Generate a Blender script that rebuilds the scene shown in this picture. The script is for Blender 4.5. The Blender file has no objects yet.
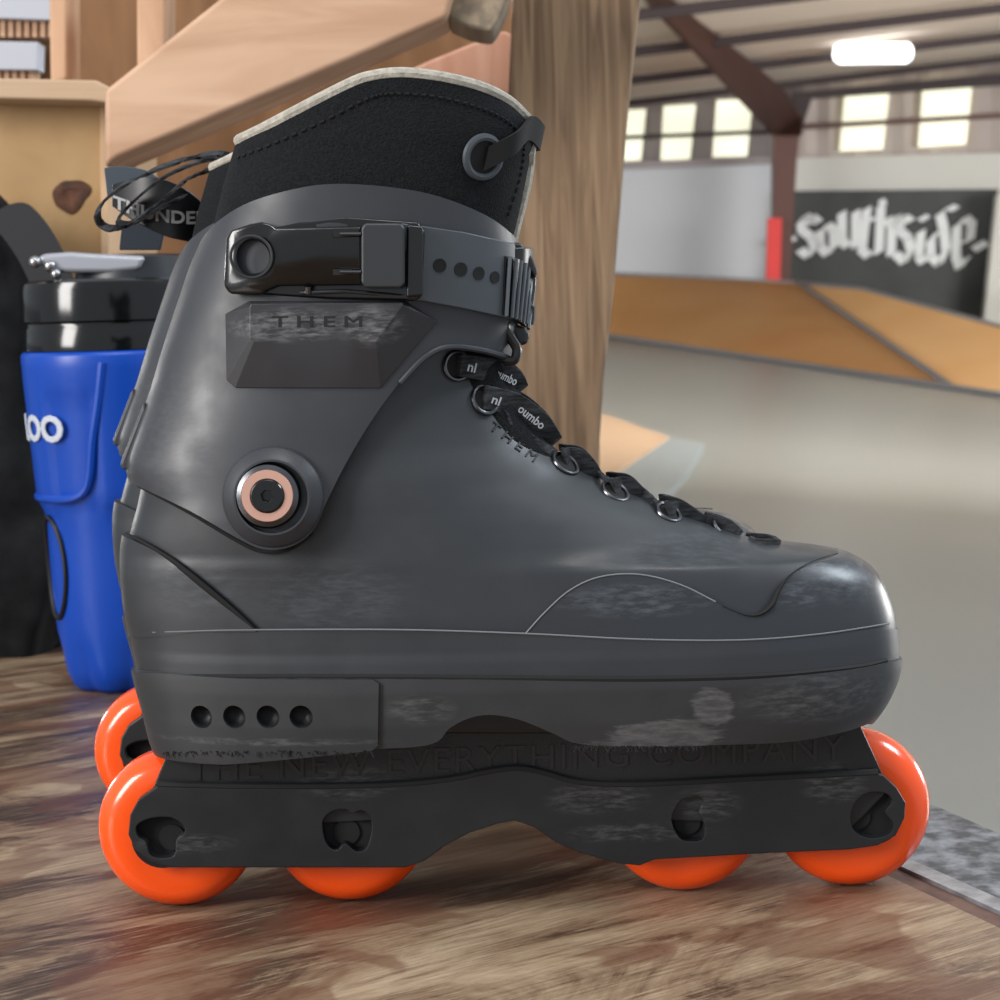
import bpy, bmesh, math, random
from mathutils import Vector, Matrix
random.seed(4)
PI = math.pi
sc = bpy.context.scene
C = sc.collection
# ------------------------------------------------------------------ camera
F = 2000.0                       # focal length in pixels of a 1000 px frame
D0 = 0.736                       # camera distance to the skate's centre plane
PITCH = math.atan(0.10)
ROLL = math.radians(-1.71)
RC = Matrix.Rotation(PI/2 - PITCH, 3, 'X') @ Matrix.Rotation(ROLL, 3, 'Z')
def ray(px, py):
    return RC @ Vector(((px-500)/F, (500-py)/F, -1))
_r = ray(513, 893)
CAM = Vector((0, -D0, -_r.z/_r.y*D0))
cd = bpy.data.cameras.new('camera'); cam = bpy.data.objects.new('camera', cd); C.objects.link(cam)
cam.matrix_world = Matrix.Translation(CAM) @ RC.to_4x4()
cd.sensor_width = 36; cd.lens = 36*F/1000
cd.clip_start = 0.02; cd.clip_end = 200
cd.dof.use_dof = True; cd.dof.focus_distance = D0-0.035; cd.dof.aperture_fstop = 30
sc.camera = cam
# ------------------------------------------------------------------ light
w = bpy.data.worlds.new('hall_daylight'); sc.world = w; w.use_nodes = True
bg = w.node_tree.nodes['Background']; bg.inputs[0].default_value = (0.86, 0.93, 1.0, 1); bg.inputs[1].default_value = 0.62
def area(name, loc, target, sx, sy, power, col):
    l = bpy.data.lights.new(name, 'AREA'); l.shape = 'RECTANGLE'; l.size = sx; l.size_y = sy; l.energy = power; l.color = col
    o = bpy.data.objects.new(name, l); C.objects.link(o); o.location = loc
    o.rotation_euler = (Vector(target)-Vector(loc)).to_track_quat('-Z', 'Y').to_euler()
    return o
area('daylight_left', (-2.3, -1.5, 1.15), (-0.1, 0, 0.14), .9, 1.4, 86, (1.0, 0.97, 0.94))
area('daylight_right', (3.0, .6, 2.6), (0.15, 0, 0.12), 1.4, 1.0, 84, (0.82, 0.92, 1.0))
area('roof_lamp_light', (0.3, -1.2, 3.2), (0.1, 0, 0.1), 1.6, .5, 46, (1, .98, .95))
area('hall_fill_left', (-9, 13, .2), (4, 20, 3.2), 9, 3, 2900, (1.0, .98, .95))  # added fill off to the left, brightens the hall and ceiling
area('hall_fill_right', (15, 14, 1.0), (3, 17, 0.5), 9, 3, 1700, (1.0, .98, .96))  # added fill beyond the right edge of view, lifts the hall
area('hall_fill_high', (3.0, 9.0, 2.6), (2.8, 24, -.6), 5, 1.2, 430, (1.0, .97, .93))  # added fill above the view, aimed at the far walls and banks
sc.view_settings.view_transform = 'Standard'; sc.view_settings.look = 'None'
sc.view_settings.exposure = 0.0; sc.view_settings.gamma = 1.0
sc.view_settings.use_curve_mapping = False

# ------------------------------------------------------------------ projection helpers
def P(px, py, Y=0.0):
    d = ray(px, py); return CAM + d*((Y-CAM.y)/d.y)
def PZ(px, py, z):
    d = ray(px, py); return CAM + d*((z-CAM.z)/d.z)
# the hall has its own level (the platform with the skates slopes a little against it)
BP = math.atan(245/F); BR = math.radians(4.6)
fwd_c = RC @ Vector((0,0,-1)); up_c = RC @ Vector((0,1,0)); rt_c = RC @ Vector((1,0,0))
_u = up_c*math.cos(BR) + rt_c*math.sin(BR)
UPB = (_u*math.cos(BP) - fwd_c*math.sin(BP)).normalized()
FWB = (fwd_c*math.cos(BP) + _u*math.sin(BP)).normalized()
RTB = FWB.cross(UPB).normalized()
HF = 1.0
def PB(px, py, D):
    d = ray(px, py); return CAM + d*(D/d.dot(FWB))
def PF(px, py, h=None):
    h = -HF if h is None else h
    d = ray(px, py); return CAM + d*(h/d.dot(UPB))

# ------------------------------------------------------------------ materials
def lin(c):
    return tuple(((v/255)/12.92 if v/255 <= .04045 else ((v/255+.055)/1.055)**2.4) for v in c)+(1,)
def mat(name, col, rough=.5, metal=0, col2=None, scale=20, stretch=(1,1,1), detail=6, bump=0, lo=.35, hi=.65, coat=0, emis=0, spec=.5, rot=(0,0,0), bscale=None, coord='Object', tr=0, dist=0, rough2=None):
    m = bpy.data.materials.new(name); m.use_nodes = True
    nt = m.node_tree; b = nt.nodes['Principled BSDF']
    b.inputs['Base Color'].default_value = lin(col); b.inputs['Roughness'].default_value = rough
    b.inputs['Metallic'].default_value = metal; b.inputs['Specular IOR Level'].default_value = spec
    b.inputs['Coat Weight'].default_value = coat; b.inputs['Coat Roughness'].default_value = .1
    if emis:
        b.inputs['Emission Color'].default_value = lin(col); b.inputs['Emission Strength'].default_value = emis
    tc = nt.nodes.new('ShaderNodeTexCoord'); mp = nt.nodes.new('ShaderNodeMapping')
    mp.inputs['Scale'].default_value = stretch; mp.inputs['Rotation'].default_value = rot
    nt.links.new(tc.outputs[coord], mp.inputs[0])
    no = nt.nodes.new('ShaderNodeTexNoise'); no.inputs['Scale'].default_value = scale; no.inputs['Detail'].default_value = detail
    no.inputs['Distortion'].default_value = dist
    nt.links.new(mp.outputs[0], no.inputs['Vector'])
    if col2:
        cr = nt.nodes.new('ShaderNodeValToRGB'); cr.color_ramp.elements[0].position = lo; cr.color_ramp.elements[1].position = hi
        cr.color_ramp.elements[0].color = lin(col); cr.color_ramp.elements[1].color = lin(col2)
        nt.links.new(no.outputs[0], cr.inputs[0]); nt.links.new(cr.outputs[0], b.inputs['Base Color'])
    if rough2 is not None:
        mr = nt.nodes.new('ShaderNodeMapRange'); mr.inputs[1].default_value = .35; mr.inputs[2].default_value = .65
        mr.inputs[3].default_value = rough; mr.inputs[4].default_value = rough2
        nt.links.new(no.outputs[0], mr.inputs[0]); nt.links.new(mr.outputs[0], b.inputs['Roughness'])
    if bump:
        n2 = nt.nodes.new('ShaderNodeTexNoise'); n2.inputs['Scale'].default_value = bscale or scale; n2.inputs['Detail'].default_value = 5
        nt.links.new(mp.outputs[0], n2.inputs['Vector'])
        bp = nt.nodes.new('ShaderNodeBump'); bp.inputs['Strength'].default_value = bump; bp.inputs['Distance'].default_value = .001
        nt.links.new(n2.outputs[0], bp.inputs['Height']); nt.links.new(bp.outputs[0], b.inputs['Normal'])
    return m
def scuffed(name, base, scuff, centers, rough=.5, bump=.06, amount=.5, lines=0.25, hard=()):
    """moulded plastic with wear: (x, z, rx, rz) patches where noise breaks into pale scuffs, and thin scratches everywhere"""
    m = mat(name, base, rough, spec=.5, scale=60, rough2=rough+.14, bump=bump, bscale=2600)
    nt = m.node_tree; b = nt.nodes['Principled BSDF']; N = nt.nodes.new; L = nt.links.new
    tc = N('ShaderNodeTexCoord'); sep = N('ShaderNodeSeparateXYZ'); L(tc.outputs['Object'], sep.inputs[0])
    def mth(op, a, c=None, clamp=False):
        n = N('ShaderNodeMath'); n.operation = op; n.use_clamp = clamp
        for i, v in enumerate((a, c)):
            if v is None: continue
            if isinstance(v, (int, float)): n.inputs[i].default_value = v
            else: L(v, n.inputs[i])
        return n.outputs[0]
    tot = None
    for (cx, cz, rx, rz) in centers:
        a = mth('DIVIDE', mth('SUBTRACT', sep.outputs[0], cx), rx); c = mth('DIVIDE', mth('SUBTRACT', sep.outputs[2], cz), rz)
        s = mth('SUBTRACT', 1.0, mth('SQRT', mth('ADD', mth('MULTIPLY', a, a), mth('MULTIPLY', c, c))), True)
        tot = s if tot is None else mth('MAXIMUM', tot, s)
    n1 = N('ShaderNodeTexNoise'); n1.inputs['Scale'].default_value = 330; n1.inputs['Detail'].default_value = 9; n1.inputs['Roughness'].default_value = .68
    mp = N('ShaderNodeMapping'); mp.inputs['Scale'].default_value = (.4, 1, 1.8); L(tc.outputs['Object'], mp.inputs[0]); L(mp.outputs[0], n1.inputs['Vector'])
    n3 = N('ShaderNodeTexNoise'); n3.inputs['Scale'].default_value = 45; n3.inputs['Detail'].default_value = 12; n3.inputs['Roughness'].default_value = .8; n3.inputs['Distortion'].default_value = 1.2
    mp3 = N('ShaderNodeMapping'); mp3.inputs['Scale'].default_value = (.6, 1, 5); mp3.inputs['Rotation'].default_value = (0, .35, 0); L(tc.outputs['Object'], mp3.inputs[0]); L(mp3.outputs[0], n3.inputs['Vector'])
    thin = mth('MULTIPLY', mth('SUBTRACT', n3.outputs[0], .66, True), 9, True)
    wear = mth('MULTIPLY', mth('MULTIPLY', mth('SUBTRACT', n1.outputs[0], .44, True), 5, True), amount)
    if tot is not None:
        wear = mth('MULTIPLY', wear, mth('MULTIPLY', tot, 2.2, True))
        f = mth('ADD', wear, mth('MULTIPLY', thin, lines), True)
    else: f = mth('MULTIPLY', thin, lines)
    for (cx, cz, rx, rz, g) in hard:
        a = mth('DIVIDE', mth('SUBTRACT', sep.outputs[0], cx), rx); c = mth('DIVIDE', mth('SUBTRACT', sep.outputs[2], cz), rz)
        s = mth('SUBTRACT', 1.0, mth('SQRT', mth('ADD', mth('MULTIPLY', a, a), mth('MULTIPLY', c, c))))
        s = mth('MULTIPLY', mth('ADD', s, mth('MULTIPLY', mth('SUBTRACT', n3.outputs[0], .5), 1.6)), 6, True)
        s = mth('MULTIPLY', s, mth('ADD', mth('MULTIPLY', mth('SUBTRACT', n1.outputs[0], .42, True), 1.3), g)); f = mth('MAXIMUM', f, s)
    mx = N('ShaderNodeMix'); mx.data_type = 'RGBA'; mx.inputs['A'].default_value = lin(base); mx.inputs['B'].default_value = lin(scuff)
    L(f, mx.inputs['Factor']); L(mx.outputs['Result'], b.inputs['Base Color'])
    return m
def wxz(px, py, Y=-.045):
    p = P(px, py, Y); return p.x, p.z
def cen(px, py, rx, ry): 
    x, z = wxz(px, py); return (x, z, rx*.00035, ry*.00035)
M = {}
def hd(px, py, rx, ry, g): 
    x, z = wxz(px, py); return (x, z, rx*.00034, ry*.00034, g)
M['shell'] = scuffed('shell_plastic', (44,47,51), (104,110,117), [cen(700,555,110,22), cen(190,590,60,40), cen(330,600,90,40)], rough=.36, amount=.16, lines=.10)
M['toe'] = scuffed('toe_plastic', (42,45,50), (118,124,132), [cen(640,600,95,20), cen(860,575,60,40), cen(800,597,40,18)], rough=.27, amount=.26, lines=.2)
M['cuff'] = scuffed('cuff_plastic', (50,52,57), (100,102,106), [cen(170,440,60,80)], rough=.38, amount=.14, lines=.10)
M['wedge'] = scuffed('wedge_plastic', (46,46,49), (150,150,152), [cen(290,325,70,20), cen(370,325,40,24)], rough=.36, amount=.42, lines=.9)
M['sole'] = scuffed('sole_plastic', (46,48,51), (124,124,124), [cen(420,710,40,18), cen(600,745,150,7), cen(820,700,90,30), cen(260,747,150,5)], rough=.38, amount=.28, lines=.18, hard=(hd(665,738,62,24,.20), hd(712,706,24,22,.14)))
M['frame'] = scuffed('frame_plastic', (23,25,28), (92,94,94), [cen(345,800,60,20), cen(600,815,60,20), cen(640,850,90,12), cen(845,800,40,24), cen(715,820,40,22), cen(175,862,60,12)], rough=.40, amount=.45, lines=.22, bump=.12)
M['black'] = mat('black_plastic', (14,14,15), .35)
M['matte_black'] = mat('matte_black', (10,10,11), .8)
M['gloss'] = mat('gloss_black_metal', (9,8,8), .22, spec=.5, coat=.15)
M['satin'] = mat('satin_latch', (42,44,47), .42)
M['rib'] = mat('rib_plastic', (84,90,96), .4)
M['strap'] = mat('strap_plastic', (64,70,76), .42, col2=(70,76,82), scale=30)
M['liner'] = mat('liner_fabric', (20,21,23), .95, col2=(29,31,34), scale=900, bump=.6, bscale=1400, spec=.2)
M['cream'] = mat('cream_felt', (178,172,160), .95, col2=(150,145,135), scale=400, bump=.5, bscale=900)
M['stitch'] = mat('stitch_thread', (9,9,10), .9)
M['lace'] = mat('lace_weave', (30,31,33), .85, col2=(66,68,72), scale=150, stretch=(1,1,6), bump=.7, bscale=900, spec=.25)
M['lace_print'] = mat('lace_print', (165,168,172), .8)
M['steel'] = mat('steel', (170,170,172), .3, metal=1)
M['dsteel'] = mat('dark_steel', (95,96,100), .28, metal=1)
M['copper'] = mat('copper_ring', (214,168,150), .38, metal=.55)
M['orange'] = mat('orange_urethane', (255,86,20), .2, spec=.5, coat=.3)
M['orange'].node_tree.nodes['Principled BSDF'].inputs['Subsurface Weight'].default_value = .12
M['orange'].node_tree.nodes['Principled BSDF'].inputs['Subsurface Radius'].default_value = (.012,.004,.002)
M['orange'].node_tree.nodes['Principled BSDF'].inputs['Subsurface Scale'].default_value = .6
M['hub'] = mat('wheel_core', (190,190,190), .4)
M['letter'] = mat('engraved_letter', (7,7,8), .6)
M['flet'] = mat('frame_letter', (34,35,37), .3)
M['pale'] = mat('worn_edge', (112,116,120), .5)

# ------------------------------------------------------------------ mesh helpers
def finish(o, m, parent=None, smooth=35):
    if m: o.data.materials.clear(); o.data.materials.append(m)
    if smooth:
        for p in o.data.polygons: p.use_smooth = True
        o.data.set_sharp_from_angle(angle=math.radians(smooth))
    if parent is not None:
        o.parent = parent; bpy.context.view_layer.update(); o.matrix_parent_inverse = parent.matrix_world.inverted()
    return o
def link(name, bm, m, parent=None, smooth=35):
    bmesh.ops.recalc_face_normals(bm, faces=bm.faces)
    me = bpy.data.meshes.new(name); bm.to_mesh(me); bm.free()
    o = bpy.data.objects.new(name, me); C.objects.link(o)
    return finish(o, m, parent, smooth)
def tag(o, label=None, cat=None, group=None, kind=None):
    if label: o['label'] = label
    if cat: o['category'] = cat
    if group: o['group'] = group
    if kind: o['kind'] = kind
    return o
def empty(name, loc, label, cat, group=None):
    o = bpy.data.objects.new(name, None); C.objects.link(o); o.location = loc; o.empty_display_size = .05
    tag(o, label, cat, group); bpy.context.view_layer.update(); return o
def poly_prism(bm, front, back):
    a = [bm.verts.new(p) for p in front]; b = [bm.verts.new(p) for p in back]
    bm.faces.new(a); bm.faces.new(b[::-1]); n = len(a)
    for i in range(n): bm.faces.new((a[i], b[i], b[(i+1)%n], a[(i+1)%n]))
    return a, b
def evaluated(o):
    dg = bpy.context.evaluated_depsgraph_get(); dg.update()
    return bpy.data.meshes.new_from_object(o.evaluated_get(dg))
def boolean(o, cutter, op):
    md = o.modifiers.new('b', 'BOOLEAN'); md.object = cutter; md.operation = op; md.solver = 'EXACT'
    me = evaluated(o); o.modifiers.clear(); old = o.data; o.data = me; bpy.data.meshes.remove(old)
    cm = cutter.data; bpy.data.objects.remove(cutter); bpy.data.meshes.remove(cm)
    return o
def bevel(o, wdt, seg=2, ang=35):
    md = o.modifiers.new('v', 'BEVEL'); md.width = wdt; md.segments = seg; md.limit_method = 'ANGLE'; md.angle_limit = math.radians(ang); md.use_clamp_overlap = True; md.harden_normals = True
    me = evaluated(o); o.modifiers.clear(); old = o.data; n = o.name; o.data = me; bpy.data.meshes.remove(old)
    return o
def raw(bm):
    bmesh.ops.recalc_face_normals(bm, faces=bm.faces)
    me = bpy.data.meshes.new('tmp'); bm.to_mesh(me); bm.free(); o = bpy.data.objects.new('tmp', me); C.objects.link(o); return o
def catmull(pts, n=8, closed=False):
    out = []; m = len(pts); g = lambda i: pts[i % m] if closed else pts[max(0, min(m-1, i))]
    dim = len(pts[0])
    for i in range(m if closed else m-1):
        p0, p1, p2, p3 = g(i-1), g(i), g(i+1), g(i+2)
        for k in range(n):
            t = k/n
            out.append(tuple(.5*((2*p1[j]) + (-p0[j]+p2[j])*t + (2*p0[j]-5*p1[j]+4*p2[j]-p3[j])*t*t + (-p0[j]+3*p1[j]-3*p2[j]+p3[j])*t**3) for j in range(dim)))
    if not closed: out.append(tuple(pts[-1]))
    return out
def tube(bm, pts, r, seg=8, closed=False):
    pts = [Vector(p) for p in pts]; n = len(pts); rings = []; ref = None
    for i, p in enumerate(pts):
        if closed: t = pts[(i+1)%n]-pts[i-1]
        else: t = pts[min(i+1, n-1)]-pts[max(i-1, 0)]
        t.normalize()
        if ref is None: ref = t.orthogonal()
        ref = (ref - t*ref.dot(t)).normalized(); q = t.cross(ref)
        rr = r(i/(n-1)) if callable(r) else r
        rings.append([bm.verts.new(p + (ref*math.cos(a)+q*math.sin(a))*rr) for a in [2*PI*k/seg for k in range(seg)]])
    for i in range(n if closed else n-1):
        A, B = rings[i], rings[(i+1)%n]
        for k in range(seg): bm.faces.new((A[k], A[(k+1)%seg], B[(k+1)%seg], B[k]))
    if not closed: bm.faces.new(rings[0][::-1]); bm.faces.new(rings[-1])
def lathe(bm, prof, centre, axis=Vector((0,-1,0)), seg=48, upv=None):
    """prof = [(along axis, radius)...]"""
    axis = Vector(axis).normalized(); u = axis.orthogonal().normalized(); v = axis.cross(u); centre = Vector(centre); rings = []
    for (a, r) in prof:
        if r < 1e-6: rings.append([bm.verts.new(centre+axis*a)]); continue
        rings.append([bm.verts.new(centre+axis*a+(u*math.cos(t)+v*math.sin(t))*r) for t in [2*PI*k/seg for k in range(seg)]])
    for A, B in zip(rings[:-1], rings[1:]):
        for k in range(seg):
            k2 = (k+1) % seg
            if len(A) == 1 and len(B) == 1: continue
            if len(A) == 1: bm.faces.new((A[0], B[k2], B[k]))
            elif len(B) == 1: bm.faces.new((A[k], A[k2], B[0]))
            else: bm.faces.new((A[k], A[k2], B[k2], B[k]))
    if len(rings[0]) > 1: bm.faces.new(rings[0][::-1])
    if len(rings[-1]) > 1: bm.faces.new(rings[-1])
def box(bm, c, s, R=None):
    g = bmesh.ops.create_cube(bm, size=1)['verts']
    for v in g:
        q = Vector((v.co.x*s[0], v.co.y*s[1], v.co.z*s[2])); v.co = (R @ q if R else q) + Vector(c)
def interp(tab, t):
    if t <= tab[0][0]: return tab[0][1]
    for (a, x), (b, y) in zip(tab[:-1], tab[1:]):
        if t <= b: return x + (y-x)*(t-a)/(b-a)
    return tab[-1][1]
def text_mesh(s, extrude=.05, bev=0, spacing=1.0, font=None):
    cu = bpy.data.curves.new('t', 'FONT'); cu.body = s; cu.extrude = extrude; cu.bevel_depth = bev; cu.resolution_u = 3; cu.space_character = spacing
    o = bpy.data.objects.new('t', cu); C.objects.link(o); me = evaluated(o)
    bpy.data.objects.remove(o); bpy.data.curves.remove(cu)
    return me
def text_map(name, s, fn, m, parent, extrude=.05, spacing=1.0, bold=0):
    """fn(u, v, w): u in 0..1 along the text, v in 0..1 cap height, w out of the surface (-1..1)"""
    me = text_mesh(s, extrude, bold, spacing); xs = [v.co.x for v in me.vertices]; x0, x1 = min(xs), max(xs)
    ys = [v.co.y for v in me.vertices]; y0, y1 = min(ys), max(ys); zm = max(v.co.z for v in me.vertices)
    for v in me.vertices: v.co = fn((v.co.x-x0)/(x1-x0), (v.co.y-y0)/(y1-y0), v.co.z/zm)
    o = bpy.data.objects.new(name, me); C.objects.link(o); me.name = name
    bm = bmesh.new(); bm.from_mesh(me); bmesh.ops.recalc_face_normals(bm, faces=bm.faces); bm.to_mesh(me); bm.free()
    return finish(o, m, parent, 0)

# ------------------------------------------------------------------ lofted bodies of the boot
class Loft:
    def __init__(s, back, front, wtab, ntab=((0,2.4),), plan=None):
        """back/front: silhouette polylines in photo pixels on the centre plane; wtab: (py, half width)"""
        s.b = sorted([(P(x, y, 0).z, P(x, y, 0).x) for x, y in catmull(back, 5)])
        s.f = sorted([(P(x, y, 0).z, P(x, y, 0).x) for x, y in catmull(front, 5)])
        s.w = sorted([(P(500, y, 0).z, v) for y, v in wtab]); s.n = sorted([(P(500, y, 0).z, v) for y, v in ntab])
        s.plan = plan
    def par(s, z): return interp(s.b, z), interp(s.f, z), interp(s.w, z), interp(s.n, z)
    def pl(s, x, z): return s.plan(x, z) if s.plan else 1.0
    def hw(s, x, z, off=0):
        a, b, wd, n = s.par(z); a -= off; b += off; wd += off
        c = (a+b)/2; r = (b-a)/2; t = min(1, abs(x-c)/r)
        return wd*(max(0, 1-t**n))**(1/n)*s.pl(x, z)
    def mesh(s, z0, z1, off=0, nz=70, seg=112, zs=None):
        bm = bmesh.new(); rings = []
        zs = zs or [z0+(z1-z0)*i/nz for i in range(nz+1)]
        for z in zs:
            a, b, wd, n = s.par(z); a -= off; b += off; wd += off; c = (a+b)/2; r = (b-a)/2; ring = []
            for k in range(seg):
                t = 2*PI*k/seg; ct, st = math.cos(t), math.sin(t)
                x = c + r*math.copysign(abs(ct)**(2/n), ct); y = wd*math.copysign(abs(st)**(2/n), st)*s.pl(x, z)
                ring.append(bm.verts.new((x, y, z)))
            rings.append(ring)
        for A, B in zip(rings[:-1], rings[1:]):
            for k in range(seg): bm.faces.new((A[k], A[(k+1)%seg], B[(k+1)%seg], B[k]))
        bm.faces.new(rings[0][::-1]); bm.faces.new(rings[-1])
        return raw(bm)
    def S(s, px, py, off=0, side=-1):
        """point of the near surface under a photo pixel, lifted by off"""
        lo, hi = -.062, 0.0
        for _ in range(24):
            Y = (lo+hi)/2; p = P(px, py, Y)
            if Y < -s.hw(p.x, p.z): lo = Y
            else: hi = Y
        p = P(px, py, (lo+hi)/2)
        if off:
            e = .0015
            dx = (s.hw(p.x+e, p.z)-s.hw(p.x-e, p.z))/(2*e); dz = (s.hw(p.x, p.z+e)-s.hw(p.x, p.z-e))/(2*e)
            dx = max(-2.5, min(2.5, dx)); dz = max(-2.5, min(2.5, dz))
            nrm = Vector((-dx, -1, -dz)).normalized(); p = p + nrm*off
        return p
    def N(s, px, py):
        return (s.S(px, py, .001)-s.S(px, py, 1e-9)).normalized()
def outline_cut(o, pts, Yfn, inflate=0):
    """keep only what lies inside a side-view outline (pixels, traced on the near surface)"""
    bm = bmesh.new(); q = []
    for (x, y) in pts:
        p = Yfn(x, y); q.append((p.x, p.z))
    poly_prism(bm, [(x, -.09, z) for x, z in q], [(x, .09, z) for x, z in q])
    return boolean(o, raw(bm), 'INTERSECT')

def lowplan(x, z):
    t = max(0, min(1, (z-.10)/.06)); u = max(0, min(1, (x+.13)/.27)); u = u*u*(3-2*u)
    k = .80 + .20*u; return k*(1-t) + t*1.0
def lowplan2(x, z):
    u = max(0, min(1, (x+.13)/.27)); u = u*u*(3-2*u); return .80+.20*u
BACK = [(145,680),(140,656),(135,630),(129,600),(126,560),(128,535),(136,505),(142,478),(150,450),(165,400),(185,330),(200,280)]
FRONT = [(891,685),(892,656),(891,630),(889,610),(882,588),(873,570),(858,558),(840,550),(812,546),(785,543),(757,539),(732,531),(700,519),(672,507),(640,494),(612,483),(588,472),(570,460),(553,448),(540,436),(528,420),(518,402),(508,384),(502,365),(500,340),(500,280)]
shellL = Loft(BACK, FRONT, [(690,.0505),(640,.0500),(600,.0480),(560,.0455),(500,.041),(440,.0375),(380,.0355),(280,.034)],
              [(690,2.7),(640,2.6),(560,2.35),(540,2.1),(440,2.1),(280,2.2)], lowplan)
CB = [(138,520),(136,495),(131,478),(128,460),(136,434),(150,395),(165,345),(180,300),(192,265),(204,238),(212,215),(222,180)]
CF = [(420,560),(440,500),(470,450),(495,400),(512,360),(518,330),(520,300),(520,270),(518,245),(514,215),(510,180)]
cuffL = Loft(CB, CF, [(560,.0475),(500,.0470),(440,.0440),(380,.0420),(320,.0410),(260,.0425),(180,.0440)], [(560,2.3),(180,2.3)])
LB = [(212,260),(215,225),(222,190),(232,150),(238,135),(242,110),(246,60)]
LFp = [(508,260),(514,235),(521,205),(528,170),(535,140),(532,120),(525,100),(520,60)]
linerL = Loft(LB, LFp, [(260,.036),(200,.038),(140,.040),(60,.041)], [(260,2.3),(60,2.3)])
SB = [(168,760),(164,752),(157,740),(148,705),(143,688),(138,668),(137,655)]
SF = [(780,760),(812,745),(842,734),(864,720),(880,702),(891,682),(897,664),(898,650)]
soleL = Loft(SB, SF, [(760,.046),(740,.0480),(700,.0515),(668,.0530)], [(760,3.0),(650,2.7)], lowplan2)
def W(L): return lambda x, y: L.S(x, y)
def zof(L, px, py): return L.S(px, py).z

def add_part(o, name, m, root, bev=0, seg=2, ang=38, smooth=35):
    if bev:
        finish(o, m, None, smooth or 1); bevel(o, bev, seg, ang); smooth = 0
    o.name = name; o.data.name = name
    return finish(o, m, root, smooth)

skate = empty('inline_skate', (0, 0, 0), 'charcoal inline skate with orange wheels in the foreground, buckle facing us', 'inline skate', 'pair of inline skates on the wooden platform')

# ---- shell
zb = P(500, 676, -.05).z; zt = P(500, 300, 0).z
zs = sorted([zb + (zt-zb)*i/90 for i in range(91)] + [P(0, y, 0).z*0 + P(800, y, 0).z for y in (541,542.5,544,545,546,547,548,549,550,552)])
zs = [z for i, z in enumerate(zs) if i == 0 or z-zs[i-1] > 2e-5]
o = shellL.mesh(0, 0, zs=zs, off=-.0008)
shell = add_part(o, 'shell', M['shell'], skate, smooth=40)

def overlay(L, off, pts, name, m, root, bev=.0006, zr=None, nz=70, smooth=35):
    za, zc = zr or (zb, zt)
    o = L.mesh(za, zc, off=off, nz=nz)
    outline_cut(o, pts, W(L))
    return add_part(o, name, m, root, bev, smooth=smooth)
# lower band of the shell, one step proud
band = catmull([(100,634),(130,632),(200,630),(255,629),(400,629),(525,633),(640,639),(740,640),(820,634),(880,627),(930,619)], 4)
bandb = [(930,690),(100,690)]
overlay(shellL, .0014, band+bandb, 'shell_band', M['shell'], shell, .0005, (P(500,690,-.05).z, P(500,600,-.05).z), 36)
# heel counter
hc = catmull([(100,520),(128,536),(160,553),(190,575),(225,604),(257,631)], 6)
overlay(shellL, .0020, hc+[(200,631),(130,633),(100,634)], 'heel_counter', M['shell'], shell, .0008)
# side guard under the lacing and the toe cap
sg = catmull([(523,637),(545,612),(570,590),(600,577),(640,575),(680,585),(715,602),(740,613),(757,616)], 6)
tc = catmull([(757,616),(770,608),(777,592),(788,577),(806,566),(836,556),(845,546)], 6)
overlay(shellL, .0009, sg+tc[1:]+[(850,520),(940,520),(940,645),(523,645)], 'toe_guard', M['toe'], shell, .0004)

def groove(name, L, pts, r, m, parent, off=.0009, k=5):
    c = catmull(pts, k); bm = bmesh.new()
    if callable(r): tube(bm, [L.S(x, y, off) for x, y in c], r, 6)
    else: tube(bm, [L.S(x, y, off) for x, y in c], r, 6)
    return link(name, bm, m, parent)
groove('heel_groove', shellL, [(130,534),(160,551),(190,573),(225,602),(256,629)], lambda t: .0004+.0012*t*(1-t)*4*(.4+.6*t), M['matte_black'], shell, .0010)
groove('toe_groove', shellL, [(722,606),(745,615),(760,614),(771,605),(777,592),(788,577),(806,566),(836,556)], lambda t: .0002+.0009*max(0,1-abs(t-.42)*3), M['matte_black'], shell, .0012)
groove('guard_edge', shellL, [(525,634),(545,612),(570,590),(600,577),(640,575),(680,585),(715,602)], .0003, M['pale'], shell, .0010)
groove('band_edge', shellL, [(135,632),(200,630),(255,629),(400,629),(525,633),(640,639),(740,640),(820,634),(885,624)], .0003, M['pale'], shell, .0015)
groove('sole_gap', shellL, [(150,677),(240,677),(378,677),(500,678),(640,679),(760,676),(850,668),(882,661)], .0013, M['matte_black'], shell, .0014)
# ---- cuff
cut = catmull([(190,262),(204,236),(222,218),(250,202),(290,190),(330,184),(380,186),(430,194),(475,210),(505,228),(540,262)], 5)
cutb = catmull([(545,368),(514,359),(480,349),(448,346),(424,357),(400,382),(372,420),(345,465),(325,505)], 4)
cutc = catmull([(325,505),(312,532),(290,547),(262,549),(235,537),(190,511),(134,484),(100,466)], 4)
zc0, zc1 = P(300, 565, -.045).z, P(300, 175, -.045).z
o = cuffL.mesh(zc0, zc1, nz=90); outline_cut(o, cut+cutb+cutc[1:], W(cuffL))
inner = linerL.mesh(P(300,330,-.03).z, P(300,120,-.03).z, off=.0008, nz=20)
o = boolean(o, inner, 'DIFFERENCE')
cuff = add_part(o, 'cuff', M['cuff'], skate, .0007)
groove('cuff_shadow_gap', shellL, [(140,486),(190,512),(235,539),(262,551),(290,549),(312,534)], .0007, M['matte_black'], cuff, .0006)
# back tab of the cuff
bm = bmesh.new()
tb = [(150,400),(136,436),(126,462),(130,468),(138,466),(160,420)]
poly_prism(bm, [(P(x,y,0).x, -.014, P(x,y,0).z) for x,y in tb], [(P(x,y,0).x, .014, P(x,y,0).z) for x,y in tb])
add_part(raw(bm), 'cuff_tab', M['cuff'], cuff, .0015)
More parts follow.
